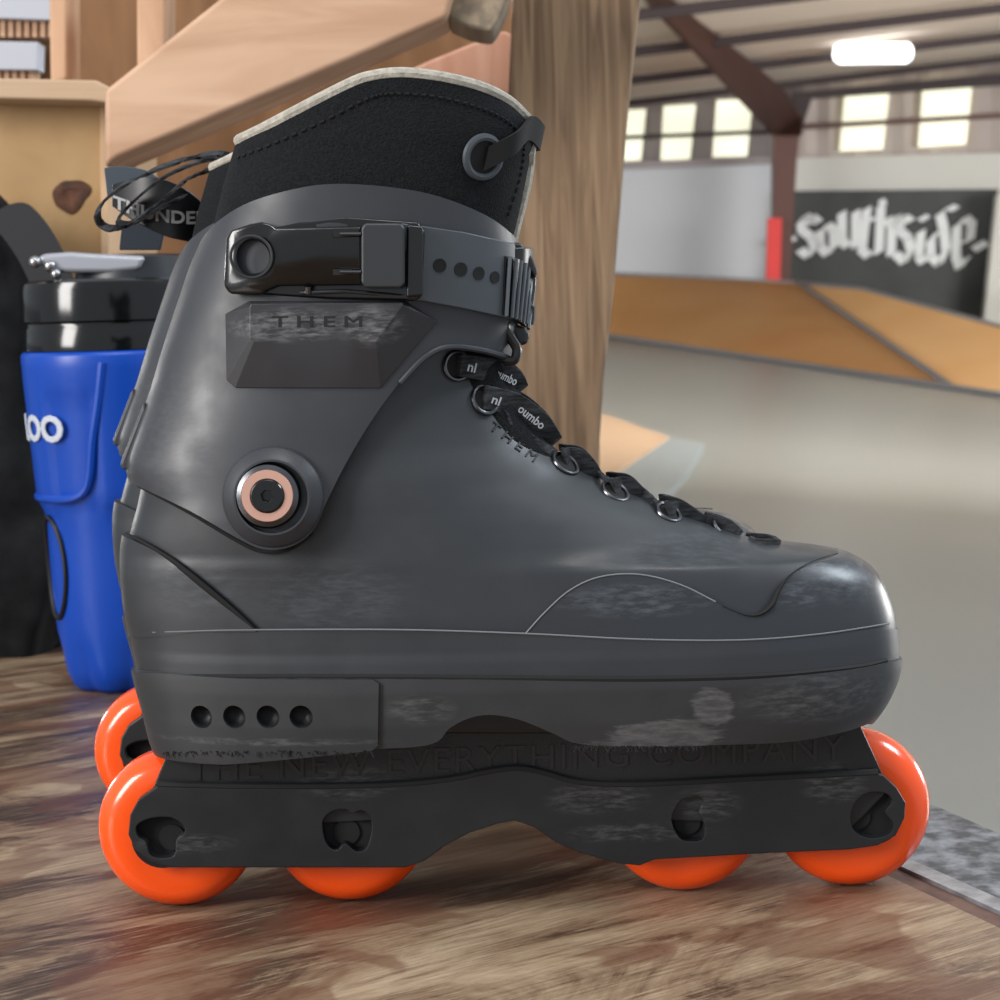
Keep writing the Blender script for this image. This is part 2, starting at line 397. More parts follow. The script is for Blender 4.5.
# rolled front edge of the cuff collar under the strap
bm = bmesh.new()
tube(bm, [cuffL.S(x, y, .0004) for x, y in catmull([(400,383),(424,358),(448,347),(480,350),(506,357)], 6)], .0011)
link('cuff_edge', bm, M['cuff'], cuff)

# raised name block on the cuff
bm = bmesh.new()
def dense(p, ks):
    out = []
    for i, q in enumerate(p):
        r = p[(i+1) % len(p)]; out += [(q[0]+(r[0]-q[0])*j/ks[i], q[1]+(r[1]-q[1])*j/ks[i]) for j in range(ks[i])]
    return out
ks = [1, 8, 2, 3, 8, 1, 3]
A = dense([(226,314),(250,301),(406,301),(437,321),(380,388),(236,388),(227,380)], ks)
Bq = dense([(250,307),(251,304),(402,303),(403,305),(376,341),(254,342),(250,338)], ks)
va = [bm.verts.new(cuffL.S(x,y,.0006)) for x,y in A]
q0 = cuffL.S(251,322,.0066); q1 = cuffL.S(402,322,.0062)
vb = [bm.verts.new(P(x, y, q0.y+(q1.y-q0.y)*(x-251)/151-.0006)) for x,y in Bq]; vc = [bm.verts.new(cuffL.S(x,y,-.004)) for x,y in A]
n = len(A)
for i in range(n):
    bm.faces.new((va[i], va[(i+1)%n], vb[(i+1)%n], vb[i])); bm.faces.new((vc[i], vc[(i+1)%n], va[(i+1)%n], va[i]))
bm.faces.new(vb); bm.faces.new(vc[::-1]); bmesh.ops.triangulate(bm, faces=[f for f in bm.faces if len(f.verts) > 4])
wedge = add_part(raw(bm), 'name_block', M['wedge'], cuff, .0012, 3, 14)
def flatmap(L, x0, y0, x1, y1, hpx, off, th):
    ux, uy = x1-x0, y1-y0; l = math.hypot(ux, uy); nx, ny = uy/l, -ux/l
    return lambda u, v, w_: (lambda q: q + (CAM-q).normalized()*(off+th*w_)*1.0)(L.S(x0+ux*u+nx*hpx*v, y0+uy*u+ny*hpx*v))
text_map('name_lettering', 'T H E M', lambda u, v, w_: P(272+90*u, 327-11*v, q0.y+(q1.y-q0.y)*(21+90*u)/151-.0007-.0001*w_), M['letter'], wedge, bold=.012)
text_map('side_lettering', 'T H E M', flatmap(shellL, 489, 428, 534, 462, 9, -.0007, .0003), M['letter'], shell, bold=.012)

# ---- pivot
pc = cuffL.S(273, 497); nrm = (cuffL.N(273, 497)+Vector((0,-1.2,0))).normalized()
pxm = (D0-.047)/F
def disc(name, prof, m, parent, c=pc, ax=nrm, seg=56):
    bm = bmesh.new(); lathe(bm, [(a, r*pxm) for a, r in prof], c, ax, seg); return link(name, bm, m, parent)
boss = disc('pivot_boss', [(-.004,51),(.0004,51),(.0014,49),(.0036,40),(.0042,38),(.0042,36),(.0002,35.5),(-.001,0)], M['cuff'], cuff, pc)
pc2 = pc + Vector((-.0014, 0, .0006))
disc('pivot_washer', [(.0,33),(.0030,33),(.0042,31),(.0048,26.5),(.0046,26),(.0,25)], M['dsteel'], boss, pc2)
disc('copper_ring', [(.0,26.3),(.0047,26.3),(.0051,25.5),(.0051,17.5),(.0010,17)], M['copper'], boss, pc2)
bm = bmesh.new(); lathe(bm, [(a, r*pxm) for a, r in [(0,17),(.0054,17),(.0060,15.5),(.0060,0)]], pc2, nrm)
o = raw(bm); bm = bmesh.new(); lathe(bm, [(a, r*pxm) for a, r in [(.0025,6.5),(.01,6.5)]], pc2, nrm, 6)
o = boolean(o, raw(bm), 'DIFFERENCE'); add_part(o, 'pivot_bolt', M['gloss'], boss, .0003)

# ---- liner
top = catmull([(236,142),(262,128),(300,108),(345,85),(368,76),(400,72),(440,76),(480,86),(510,101),(530,120),(537,140)], 6)
lb = catmull([(534,165),(527,200),(518,235),(512,262)], 4)
o = linerL.mesh(P(400,320,-.04).z, P(400,50,-.04).z, nz=60)
outline_cut(o, top+lb+[(500,340),(180,330),(205,262),(214,225),(222,190)], W(linerL))
inner = linerL.mesh(P(400,300,-.04).z, P(400,30,-.04).z, off=-.007, nz=20)
o = boolean(o, inner, 'DIFFERENCE')
liner = add_part(o, 'liner', M['liner'], skate, .001)
# cream felt rim
near = [linerL.S(x, y) for x, y in catmull([(239,139),(262,128),(300,108),(345,85),(368,76),(400,72),(440,76),(480,86),(508,100),(526,117)], 5)]
near = [Vector((p.x, p.y+.0018, p.z-.0004)) for p in near]
bm = bmesh.new(); tube(bm, near+[Vector((p.x, -p.y, p.z)) for p in near[::-1]], .0023, 10, True); link('felt_rim', bm, M['cream'], liner)
bm = bmesh.new(); near = [linerL.S(x, y, -.0012) for x, y in [(531,150),(530,165),(527,185),(522,205),(516,228),(511,250)]]
tube(bm, near, .0028, 8); tube(bm, [Vector((p.x, -p.y, p.z)) for p in near], .0028, 8); link('tongue_felt', bm, M['cream'], liner)
bm = bmesh.new()
seam = [linerL.S(x, y, .0003) for x, y in catmull([(238,158),(275,143),(320,123),(365,100),(390,94),(430,96),(470,105),(500,117),(520,133),(524,148),(519,180),(507,218)], 10)]
for i in range(0, len(seam)-1, 2): tube(bm, [seam[i], seam[i+1]], .0005, 6)
link('stitching', bm, M['stitch'], liner)
# grommet with ribbon
gp = linerL.S(483, 157); gn = linerL.N(483, 157)
bm = bmesh.new(); lathe(bm, [(.0,24*pxm),(.0012,23*pxm),(.0016,20*pxm),(.0012,17*pxm),(.0,16*pxm)], gp, gn); 
grom = link('grommet', bm, M['strap'], liner)
bm = bmesh.new(); lathe(bm, [(-.001,16.5*pxm),(.0004,16.5*pxm),(.0004,0)], gp, gn); link('grommet_hole', bm, M['matte_black'], grom)
def ribbon(bm, mid, wid, th=.0009):
    """mid: list of Vector; wid: list of width Vectors (half)"""
    n = len(mid); top = []; bot = []
    for i in range(n):
        t = (mid[min(i+1,n-1)]-mid[max(i-1,0)]).normalized(); nn = t.cross(wid[i]).normalized()*th/2
        top.append((bm.verts.new(mid[i]+wid[i]+nn), bm.verts.new(mid[i]-wid[i]+nn)))
        bot.append((bm.verts.new(mid[i]+wid[i]-nn), bm.verts.new(mid[i]-wid[i]-nn)))
    for i in range(n-1):
        for a, b, c, d in ((top[i][0],top[i][1],top[i+1][1],top[i+1][0]), (bot[i][1],bot[i][0],bot[i+1][0],bot[i+1][1]),
                           (top[i][0],top[i+1][0],bot[i+1][0],bot[i][0]), (top[i+1][1],top[i][1],bot[i][1],bot[i+1][1])): bm.faces.new((a,b,c,d))
    bm.faces.new((top[0][1],top[0][0],bot[0][0],bot[0][1])); bm.faces.new((top[-1][0],top[-1][1],bot[-1][1],bot[-1][0]))
bm = bmesh.new()
a0 = linerL.S(484,158,.0015); a1 = linerL.S(508,142,.0035); a2 = P(530,128,-.016); a3 = P(541,138,-.002); a4 = P(536,140,.014); a5 = P(515,150,.034)
pts = [Vector(p) for p in catmull([tuple(a0),tuple(a1),tuple(a2),tuple(a3),tuple(a4),tuple(a5)], 5)]
ribbon(bm, pts, [Vector((.001,0,.0042)) for _ in pts], .0011); link('ribbon_loop', bm, M['stitch'], liner)

# ---- drape a closed slab over a loft between two pixel curves
def drape(bm, L, topc, botc, o0, o1, nu=24, nv=5):
    def res(c, n):
        ls = [0]
        for a, b in zip(c[:-1], c[1:]): ls.append(ls[-1]+math.dist(a, b))
        out = []
        for i in range(n+1):
            t = ls[-1]*i/n
            for k in range(len(c)-1):
                if t <= ls[k+1]+1e-9: f = (t-ls[k])/(ls[k+1]-ls[k]); out.append((c[k][0]+(c[k+1][0]-c[k][0])*f, c[k][1]+(c[k+1][1]-c[k][1])*f)); break
        return out
    T, B = res(topc, nu), res(botc, nu); G = []
    for off in (o1, o0):
        G.append([[bm.verts.new(L.S(T[i][0]+(B[i][0]-T[i][0])*j/nv, T[i][1]+(B[i][1]-T[i][1])*j/nv, off)) for j in range(nv+1)] for i in range(nu+1)])
    a, b = G
    for i in range(nu):
        for j in range(nv):
            bm.faces.new((a[i][j], a[i+1][j], a[i+1][j+1], a[i][j+1])); bm.faces.new((b[i][j], b[i][j+1], b[i+1][j+1], b[i+1][j]))
        bm.faces.new((a[i][0], b[i][0], b[i+1][0], a[i+1][0])); bm.faces.new((a[i][nv], a[i+1][nv], b[i+1][nv], b[i][nv]))
    for j in range(nv):
        bm.faces.new((a[0][j], a[0][j+1], b[0][j+1], b[0][j])); bm.faces.new((a[nu][j], b[nu][j], b[nu][j+1], a[nu][j+1]))
# ladder strap
bm = bmesh.new(); drape(bm, cuffL, [(400,223),(423,226),(460,232),(508,244)], [(400,300),(420,300),(460,308),(508,319)], .0004, .0030)
strap = add_part(raw(bm), 'ladder_strap', M['strap'], skate, .0005)
bm = bmesh.new()
for (x, y, r) in [(437,265,7),(457,269,7.2),(474,273,6.8),(489,277,6.2)]:
    lathe(bm, [(.0028,r*pxm),(.0033,r*pxm),(.0033,r*pxm*.8),(.0031,0)], cuffL.S(x,y), cuffL.N(x,y), 20)
link('strap_hole', bm, M['matte_black'], strap)
# ribbed catch round the front
bm = bmesh.new(); drape(bm, cuffL, [(498,256),(510,259),(522,266),(528,276)], [(496,314),(508,319),(517,324),(521,327)], .001, .0035, 14)
catch = add_part(raw(bm), 'ribbed_catch', M['black'], skate, .0004)
bm = bmesh.new()
for i in range(8):
    t = i/7; xt = 500+28*(t**.8); yt = 257+16*t; xb = 497+24*(t**.8); yb = 315+10*t
    tube(bm, [cuffL.S(xt+(xb-xt)*k/6, yt+(yb-yt)*k/6, .0044) for k in range(7)], .00075, 6)
link('rib', bm, M['rib'], catch)
# the strap's run over the tongue to the other side
bm = bmesh.new()
def round_front(pxs_near, zoff=0, rad=.0, k=12):
    p = cuffL.S(*pxs_near, .0025); return p
tops = []; 
for (tx, ty, bx, by) in [(508,246,505,318)]:
    pt, pb = cuffL.S(tx,ty,.0015), cuffL.S(bx,by,.0015)
    fx = P(528,270,0).x
    mid = []; wd = []
    for i in range(21):
        a = -1+2*i/20; yy = a*abs(pt.y); s_ = math.sqrt(max(0, 1-a*a))
        c = (pt+pb)/2; mid.append(Vector((c.x+(fx-c.x)*s_, yy, c.z))); wd.append((pt-pb)/2*.95)
ribbon(bm, mid, wd, .0028); add_part(raw(bm), 'front_band', M['black'], strap, .0006)
bm = bmesh.new()
cap = [(505,246),(512,242),(521,243),(533,258),(538,272),(535,280),(528,268),(515,254)]
poly_prism(bm, [P(x,y,-.012) for x,y in cap], [P(x,y,.012) for x,y in cap]); add_part(raw(bm), 'catch_cap', M['satin'], catch, .0012)
bm = bmesh.new()
tube(bm, catmull([tuple(P(x,y,-.016)) for x,y in [(505,318),(506,330),(512,340),(517,350),(514,360),(505,360)]], 5), .0018, 8)
link('strap_loop', bm, M['black'], strap)
bm = bmesh.new()
kb = [(512,322),(526,328),(530,334),(528,344),(518,346),(513,336)]
poly_prism(bm, [P(x,y,-.009) for x,y in kb], [P(x,y,.009) for x,y in kb]); add_part(raw(bm), 'strap_end', M['satin'], strap, .0015)

# ---- buckle
def plate(name, pts, d0, d1, m, parent, bev=.0008, tilt=True, seg=3):
    """rigid plate lying along the chord of the cuff surface from d0 to d1 above it"""
    bm = bmesh.new(); fr = []; bk = []
    q0 = cuffL.S(232,257); q1 = cuffL.S(415,262)
    for (x, y) in pts:
        p = P(x, y, q0.y); t = (p.x-q0.x)/(q1.x-q0.x); Y = q0.y+(q1.y-q0.y)*t - .0022*4*t*(1-t)
        fr.append(P(x, y, Y-d1)); bk.append(P(x, y, Y-d0))
    poly_prism(bm, fr, bk); return add_part(raw(bm), name, m, parent, bev, seg)
def circ(cx, cy, r, n=28, sx=1): return [(cx+r*sx*math.cos(2*PI*i/n), cy+r*math.sin(2*PI*i/n)) for i in range(n)]
buckle = plate('buckle', [(236,292),(236,236),(300,222),(345,217),(418,222),(425,232),(422,296),(416,301),(380,300),(330,299),(280,296)], -.003, .0042, M['gloss'], skate, .001)
lev = plate('lever', [(224,286),(226,238),(232,230),(250,224),(262,222),(270,224),(276,228),(362,226),(362,285),(278,286),(266,291),(262,295),(230,294)], .0044, .0078, M['gloss'], buckle, .0012)
bm = bmesh.new(); q = lev.data
cc = P(252.5, 257, cuffL.S(252,257).y-.0055)
lathe(bm, [(-.02,16.5*pxm),(-.0012,16.5*pxm),(.0018,20.5*pxm),(.02,21*pxm)], cc, Vector((0,-1,0)), 40)
lathe_c = raw(bm); boolean(lev, lathe_c, 'DIFFERENCE'); finish(lev, M['gloss'], None)
bm = bmesh.new(); tube(bm, [cc+Vector((math.cos(a)*20.5*pxm, -.0032, math.sin(a)*20.5*pxm)) for a in [2*PI*i/36 for i in range(36)]], .0005, 6, True)
link('finger_ring', bm, M['satin'], lev)
plate('finger_well', circ(252.5,257,17), .0030, .0046, M['cuff'], buckle, 0)
plate('latch_plate', [(361,228),(365,223),(400,223),(405,228),(405,284),(401,288),(366,288),(361,283)], .003, .0095, M['satin'], buckle, .0012)
plate('buckle_bar', [(407,224),(423,226),(423,296),(406,298)], .0, .0075, M['gloss'], buckle, .001)
bm = bmesh.new()
for y in (234, 272):
    a, b = P(340, y, cc.y-.0062), P(361, y, cc.y-.0062); tube(bm, [a, b], .0007, 8)
for (x0,y0,x1,y1) in [(300,293,345,291),(345,291,405,296)]:
    tube(bm, [P(x0,y0,cc.y-.001), P(x1,y1,cc.y-.001)], .0007, 8)
tube(bm, [P(308,293,cc.y-.002), P(308,286,cc.y-.003)], .0012, 8)
link('buckle_pin', bm, M['dsteel'], buckle)
for y in (234, 272):
    plate('lever_slot', [(333,y-3),(352,y-3),(352,y+3),(333,y+3)], .0074, .0080, M['matte_black'], lev, 0)

# ---- tongue and laces
tg = Loft([(470,500),(440,440),(420,400),(410,340),(400,300)], [(590,480),(562,455),(548,440),(538,425),(526,405),(518,385),(514,365),(512,350),(512,300)], [(500,.016),(440,.020),(380,.022),(300,.022)], [(500,2.2),(300,2.2)])
o = tg.mesh(P(500,480,0).z, P(500,300,0).z, nz=40, seg=64); tongue = add_part(o, 'tongue', M['liner'], skate)
# dark opening of the throat beside the tongue
def lace_depth(ex, ye, px, py, t):
    p = shellL.S(px, py); return -max(abs(p.y)+.0030, abs(ye)*.80*math.sqrt(max(0, 1-t)))
def lace(cpts, hw, name='lace'):
    c = catmull(cpts, 6); h = catmull([(v,) for v in hw], 6); n = len(c)-1; ye = shellL.S(*cpts[0]).y
    mid = []; wd = []
    for i, (x, y) in enumerate(c):
        a, b = c[max(0,i-1)], c[min(n,i+1)]; dx, dy = b[0]-a[0], b[1]-a[1]; l = math.hypot(dx, dy); t = i/n
        Y = lace_depth(cpts[0][0], ye, x, y, t) if i < n else 0
        mid.append(P(x, y, Y)); wd.append((P(x+dy/l*h[i][0], y-dx/l*h[i][0], Y)-P(x, y, Y)))
    mid[0] += Vector((0,.003,0))
    far = [Vector((p.x, -p.y, p.z)) for p in mid[-2::-1]]; fw = [Vector((q.x, -q.y, q.z)) for q in wd[-2::-1]]
    bm = bmesh.new(); ribbon(bm, mid+far, wd+fw, .0016); return add_part(raw(bm), name, M['lace'], skate, .0004)
def lace_text(lc, s, x0, y0, x1, y1, h, cpts):
    c = catmull(cpts, 6); n = len(c)-1; ye = shellL.S(*cpts[0]).y
    tab = [(x, lace_depth(cpts[0][0], ye, x, y, i/n)) for i, (x, y) in enumerate(c)]
    tab[-1] = (tab[-1][0], 0)
    def fn(u, v, w_):
        ux, uy = x1-x0, y1-y0; l = math.hypot(ux, uy); px = x0+ux*u+uy/l*h*v; py = y0+uy*u-ux/l*h*v
        return P(px, py, interp(tab, px)-.0022-.0002*w_)
    text_map('lace_print', s, fn, M['lace_print'], lc, bold=.02)
def eyelet(x, y, r):
    p = shellL.S(x, y, .0004); nn = (shellL.N(x, y)+Vector((0,-.2,0))).normalized(); u = nn.orthogonal().normalized(); v = nn.cross(u)
    bm = bmesh.new(); tube(bm, [p+(u*math.cos(a)+v*math.sin(a))*r for a in [2*PI*i/32 for i in range(32)]], .0008, 8, True)
    e = link('eyelet', bm, M['dsteel'], skate)
    bm = bmesh.new(); lathe(bm, [(-.002, r*.95), (-.0002, r*.95), (-.0002, 0)], p, nn, 24); link('eyelet_hole', bm, M['matte_black'], e)
for x, y, r in [(457,366,.0048),(485,400,.0050),(565,464,.0050),(615,492,.0049),(668,513,.0046),(722,528,.0044)]: eyelet(x, y, r)
LC = [([(458,365),(490,370),(512,378),(522,388)], [11,12,11,7]),
      ([(484,397),(515,405),(540,423),(556,440)], [12,12,11,7]),
      ([(564,461),(577,460),(590,467),(600,475)], [13,12,8,3]),
      ([(614,490),(627,488),(640,494),(654,502)], [12,11,7,3]),
      ([(668,512),(680,511),(695,516),(706,520)], [11,9,6,3]),
      ([(706,518),(718,523),(730,528),(739,534)], [5,7,7,5]),
      ([(752,539),(762,542),(772,543),(779,543)], [2,3,4,3])]
for i, (c, h) in enumerate(LC):
    lc = lace(c, h)
    if i == 0: lace_text(lc, 'nl', 467,371,475,373,10,c); lace_text(lc, 'oumbo', 494,376,515,386,9,c)
    if i == 1: lace_text(lc, 'nl', 491,403,499,406,9,c); lace_text(lc, 'oumbo', 517,411,541,430,9,c)
# crossing laces down in the throat
for (a, b, c, wz) in [((505,418),(527,432),(548,445),.0028),((532,440),(545,449),(556,455),.0024),((598,474),(606,479),(614,484),.0012),((650,498),(658,504),(667,508),.0010)]:
    p0, p1, p2 = shellL.S(*a, .0006), P(b[0], b[1], -.012), P(c[0], c[1], -.004)
    pts = [Vector(p) for p in catmull([tuple(p0), tuple(p1), tuple(p2)], 6)]
    bm = bmesh.new(); ribbon(bm, pts, [Vector((-wz*.4,0,wz)) for _ in pts], .0014); add_part(raw(bm), 'crossing_lace', M['lace'], skate, .0003)

# ---- sole (soul) plate
zs0, zs1 = P(500, 768, -.05).z, P(500, 664, -.05).z
botl = catmull([(120,755),(165,752),(260,752),(378,749),(432,744),(450,728),(470,718),(492,715),(520,720),(552,733),(580,744),(640,747),(720,745),(790,742),(840,733),(868,724),(920,704)], 5)
topl = catmull([(930,655),(900,660),(850,670),(760,679),(640,682),(500,680),(378,678),(240,678),(160,672),(130,668),(90,662)], 4)
o = soleL.mesh(zs0, zs1+.004, nz=40); outline_cut(o, botl+topl, W(soleL)); sole = add_part(o, 'soul_plate', M['sole'], skate, .0009)
o = soleL.mesh(zs0, zs1+.004, off=.0016, nz=40)
outline_cut(o, [(110,752),(150,750),(160,755),(372,750),(378,745),(379,683),(373,679),(240,678),(160,672),(130,667),(100,662)], W(soleL))
def dimples():
    bm = bmesh.new()
    for x in (203,235.5,269,302): bmesh.ops.create_uvsphere(bm, u_segments=28, v_segments=18, radius=12.5*pxm, matrix=Matrix.Translation(soleL.S(x,716,.0006)))
    return raw(bm)
boolean(sole, dimples(), 'DIFFERENCE'); o = boolean(o, dimples(), 'DIFFERENCE'); heel = add_part(o, 'heel_block', M['sole'], sole, .0007)
# frayed grind edge
bm = bmesh.new(); random.seed(9)
for i in range(240):
    x = random.choice([random.uniform(165,372), random.uniform(575,700)]); y = 751 if x < 400 else 746
    p = soleL.S(x, y-1, .0010); q = p+Vector((random.uniform(-.0012,.0012), random.uniform(-.0015,.0), random.uniform(-.0022,.0004)))
    tube(bm, [p, q], .00022, 4)
tag(link('grind_fray', bm, M['matte_black'], sole, 0), kind='stuff')

# ---- frame
Yw = -.0205
def wall(pts, y0, y1, name, m, parent, bev=.0009, cutters=()):
    objs = []
    bm = bmesh.new(); q = [P(x, y, -y1) for x, y in pts]
    poly_prism(bm, [(p.x, -y1, p.z) for p in q], [(p.x, -y0, p.z) for p in q])
    o = raw(bm)
    for cpts in cutters:
        bm = bmesh.new(); q = [P(x, y, -y1) for x, y in cpts]
        poly_prism(bm, [(p.x, -y1-.01, p.z) for p in q], [(p.x, -y0+.01, p.z) for p in q]); boolean(o, raw(bm), 'DIFFERENCE')
    finish(o, m, None, 35)
    if bev: bevel(o, bev, 2)
    # mirror to the far wall
    bm = bmesh.new(); bm.from_mesh(o.data); g = bmesh.ops.duplicate(bm, geom=bm.verts[:]+bm.edges[:]+bm.faces[:])
    for v in [e for e in g['geom'] if isinstance(e, bmesh.types.BMVert)]: v.co.y *= -1
    bmesh.ops.recalc_face_normals(bm, faces=bm.faces)
    bm.to_mesh(o.data); bm.free()
    o.name = name; o.data.name = name
    return finish(o, m, parent, 18)
upper = [(172,725),(167,754),(148,800),(200,830),(480,815),(520,800),(560,815),(850,830),(890,790),(859,722),(850,705)]
frame = wall(upper, .0145, .0185, 'frame', M['frame'], skate, .0008)
ridge = catmull([(158,786),(250,788),(380,787),(450,781),(490,773),(520,770),(545,775),(580,784),(640,786),(760,780),(878,774)], 4)
low = ridge + [(884,776),(897,788),(906,803),(905,818),(896,836),(878,846),(850,850),(760,854),(655,860),(640,866),(618,864),(580,853),(556,843),(535,828),(515,821),(498,824),(470,833),(445,846),(425,861),(405,868),(300,868),(170,868),(150,862),(135,850),(128,835),(130,815),(138,800)]
h1 = catmull([(137,826),(150,819),(170,818),(182,825),(184,833),(176,840),(174,855),(160,858),(150,854),(146,842),(138,836)], 4, True)
h2 = catmull([(323,822),(332,812),(345,810),(352,814),(362,811),(370,818),(371,832),(366,848),(356,851),(345,843),(336,850),(326,842)], 4, True)
h3 = catmull([(672,820),(680,802),(694,797),(703,800),(699,812),(704,824),(703,838),(694,841),(680,838)], 4, True)
h4 = catmull([(851,818),(857,801),(870,793),(886,794),(892,802),(885,812),(893,824),(889,834),(872,838),(856,832)], 4, True)
lower = wall(low, .0150, .0215, 'frame_rail', M['frame'], frame, .0012, (h1, h2, h3, h4))
bm = bmesh.new(); q = [P(x, y, -.03) for x, y in [(200,740),(200,700),(830,700),(820,728),(600,728),(560,737),(430,737),(380,740)]]
poly_prism(bm, [(p.x, -.026, p.z) for p in q], [(p.x, .026, p.z) for p in q]); add_part(raw(bm), 'frame_top', M['black'], frame, .002)
for hx, hy in ((162,838),(348,832),(690,820),(872,815)):
    bm = bmesh.new(); p = P(hx, hy, -.016)
    for s_ in (1, -1):
        bm = bmesh.new(); lathe(bm, [(-.0008,.0),(-.0008,.0112),(.0006,.0112),(.0006,.0)], Vector((p.x, s_*.0158, p.z)), Vector((0,s_,0)), 32)
        link('axle_hole_dark', bm, M['matte_black'], frame)  # black disc added so the axle hole reads dark, standing in for shade
# ridge lip
bm = bmesh.new()
for s_ in (1, -1):
    tube(bm, [(lambda p: Vector((p.x, s_*-.0200, p.z+.0003)))(P(x,y,-.0205)) for x,y in ridge], .0016, 8)
link('frame_lip', bm, M['matte_black'], frame)
def fmap(x0, y0, x1, y1, h, Y, th):
    return lambda u, v, w_: P(x0+(x1-x0)*u, y0+(y1-y0)*u-h*v, Y-th*(w_+1)/2)
text_map('frame_lettering', 'THE NEW EVERYTHING COMPANY', fmap(188,781,845,760,25,-.0184,.0006), M['flet'], frame, spacing=1.12)

# ---- wheels
R_W = .0300
def wheel(px, name='wheel'):
    x = P(px[0], px[1], 0).x; c = Vector((x, 0, R_W)); half = .0118
    prof = [(-half*.82,.0125),(-half*.98,.0132),(-half,.0165)]
    for i in range(0, 21):
        a = -PI/2+PI*i/20; prof.append((half*math.sin(a), .0198+(R_W-.0198)*(math.cos(a)**.85 if math.cos(a) > 1e-6 else 0)))
    prof += [(half,.0165),(half*.98,.0132),(half*.82,.0125)]
    bm = bmesh.new(); lathe(bm, prof, c, seg=72); wh = link(name, bm, M['orange'], skate, 45)
    bm = bmesh.new(); lathe(bm, [(-half-.0004,.0100),(-half-.0008,.0128),(-half*.93,.0130),(half*.93,.0130),(half+.0008,.0128),(half+.0004,.0100)], c, seg=48); hb = link('wheel_hub', bm, M['hub'], wh)
    bm = bmesh.new(); lathe(bm, [(-half-.0012,.0050),(-half-.0012,.0102),(half+.0012,.0102),(half+.0012,.0050)], c, seg=36); link('bearing', bm, M['black'], wh)
    bm = bmesh.new(); lathe(bm, [(-.0172,.0),(-.0172,.0048),(.0172,.0048),(.0172,.0)], c, seg=24); link('axle', bm, M['matte_black'], wh)
    return wh
for p in [(179,824),(350,820),(683,810),(849,803)]: wheel(p)

# ---- the second skate: the mirrored partner a step behind
def copy_tree(o, parent=None):
    c = o.copy(); C.objects.link(c)
    if parent is not None: c.parent = parent; c.matrix_parent_inverse = o.matrix_parent_inverse.copy()
    for ch in list(o.children): copy_tree(ch, c)
    return c
Y2 = 0.1
for _ in range(30):
    d = ray(163, 749); t = (R_W-CAM.z)/d.z; q = CAM + d*t; Y2 = q.y
x_rear = P(179, 824, 0).x
sk2 = copy_tree(skate)
Y2 = min(max(Y2, .105), .16)
q = P(163, 749, Y2)
sk2.location = (q.x-x_rear, Y2, 0); sk2.scale = (1, -1, 1)
sk2['label'] = 'second inline skate mostly hidden behind the front one, one orange wheel showing'
bpy.context.view_layer.update()
print('SECOND', Y2, q.z, sk2.location, 'CAMH', CAM.z)
# its loose lace loop and printed closure strap behind the heel
YL = Y2
bm = bmesh.new()
l1 = [(238,158),(225,154),(205,155),(180,161),(150,172),(120,188),(101,205),(98,219),(108,228),(125,226),(145,214),(168,195),(190,178),(215,168),(236,166)]
pts = [Vector(P(x, y, YL+.01*math.sin(i*.6))) for i, (x, y) in enumerate(catmull(l1, 6))]
ribbon(bm, pts, [Vector((.0006,.0026,.0012)) for _ in pts], .0012); 
l2 = [(236,160),(215,158),(190,165),(160,180),(130,205),(118,222),(135,222),(160,208),(185,196)]
pts = [Vector(P(x, y, YL+.012+.006*math.cos(i*.5))) for i, (x, y) in enumerate(catmull(l2, 6))]
ribbon(bm, pts, [Vector((.0006,.0026,.0010)) for _ in pts], .0012)
link('loose_lace', bm, M['lace'], sk2)

def band_obj(name, topc, botc, Yf, th, m, parent, nu=30):
    T = catmull(topc, 6); B = catmull(botc, 6); bm = bmesh.new(); n = len(T)
    f = [(bm.verts.new(P(*T[i], Yf(i/(n-1)))), bm.verts.new(P(*B[i], Yf(i/(n-1))))) for i in range(n)]
    b = [(bm.verts.new(P(*T[i], Yf(i/(n-1)))+Vector((0,th,0))), bm.verts.new(P(*B[i], Yf(i/(n-1)))+Vector((0,th,0)))) for i in range(n)]
    for i in range(n-1):
        bm.faces.new((f[i][0],f[i][1],f[i+1][1],f[i+1][0])); bm.faces.new((b[i][1],b[i][0],b[i+1][0],b[i+1][1]))
        bm.faces.new((f[i][0],f[i+1][0],b[i+1][0],b[i][0])); bm.faces.new((f[i+1][1],f[i][1],b[i][1],b[i+1][1]))
    bm.faces.new((f[0][1],f[0][0],b[0][0],b[0][1])); bm.faces.new((f[-1][0],f[-1][1],b[-1][1],b[-1][0]))
    return add_part(raw(bm), name, m, parent, .0005)
Yp = Y2+.03
cs = band_obj('closure_strap', [(112,184),(135,178),(160,178),(190,192),(215,216)], [(112,206),(135,222),(165,236),(190,242),(215,246)], lambda t: Yp-.012*math.sin(t*PI), .003, M['black'], sk2)
text_map('strap_lettering', 'THUNDER', lambda u, v, w_: P(113+96*u, 208+16*u-4*math.sin(u*PI)*0-13*v+6*math.sin(u*PI), Yp-.012*math.sin((.02+.85*u)*PI)-.0012-.0003*w_), mat('white_print', (150,150,150), .6), cs, bold=.03)
band_obj('strap_back', [(104,168),(120,166),(145,170),(160,180)], [(107,196),(120,198),(140,198),(158,196)], lambda t: Yp+.02, .003, mat('grey_webbing', (56,66,76), .7), sk2)
band_obj('hanging_tab', [(122,222),(140,224),(164,232)], [(119,250),(140,250),(160,250)], lambda t: Yp+.022, .003, mat('navy_webbing', (30,38,50), .8), sk2)
#STAGE2
# ================================================================== the place
def quad_slab(name, pts, thick, m, kind='structure', bev=0):
    bm = bmesh.new(); poly_prism(bm, pts, [Vector(p)+thick for p in pts]); o = raw(bm); add_part(o, name, m, None, bev)
    if kind: o['kind'] = kind
    return o
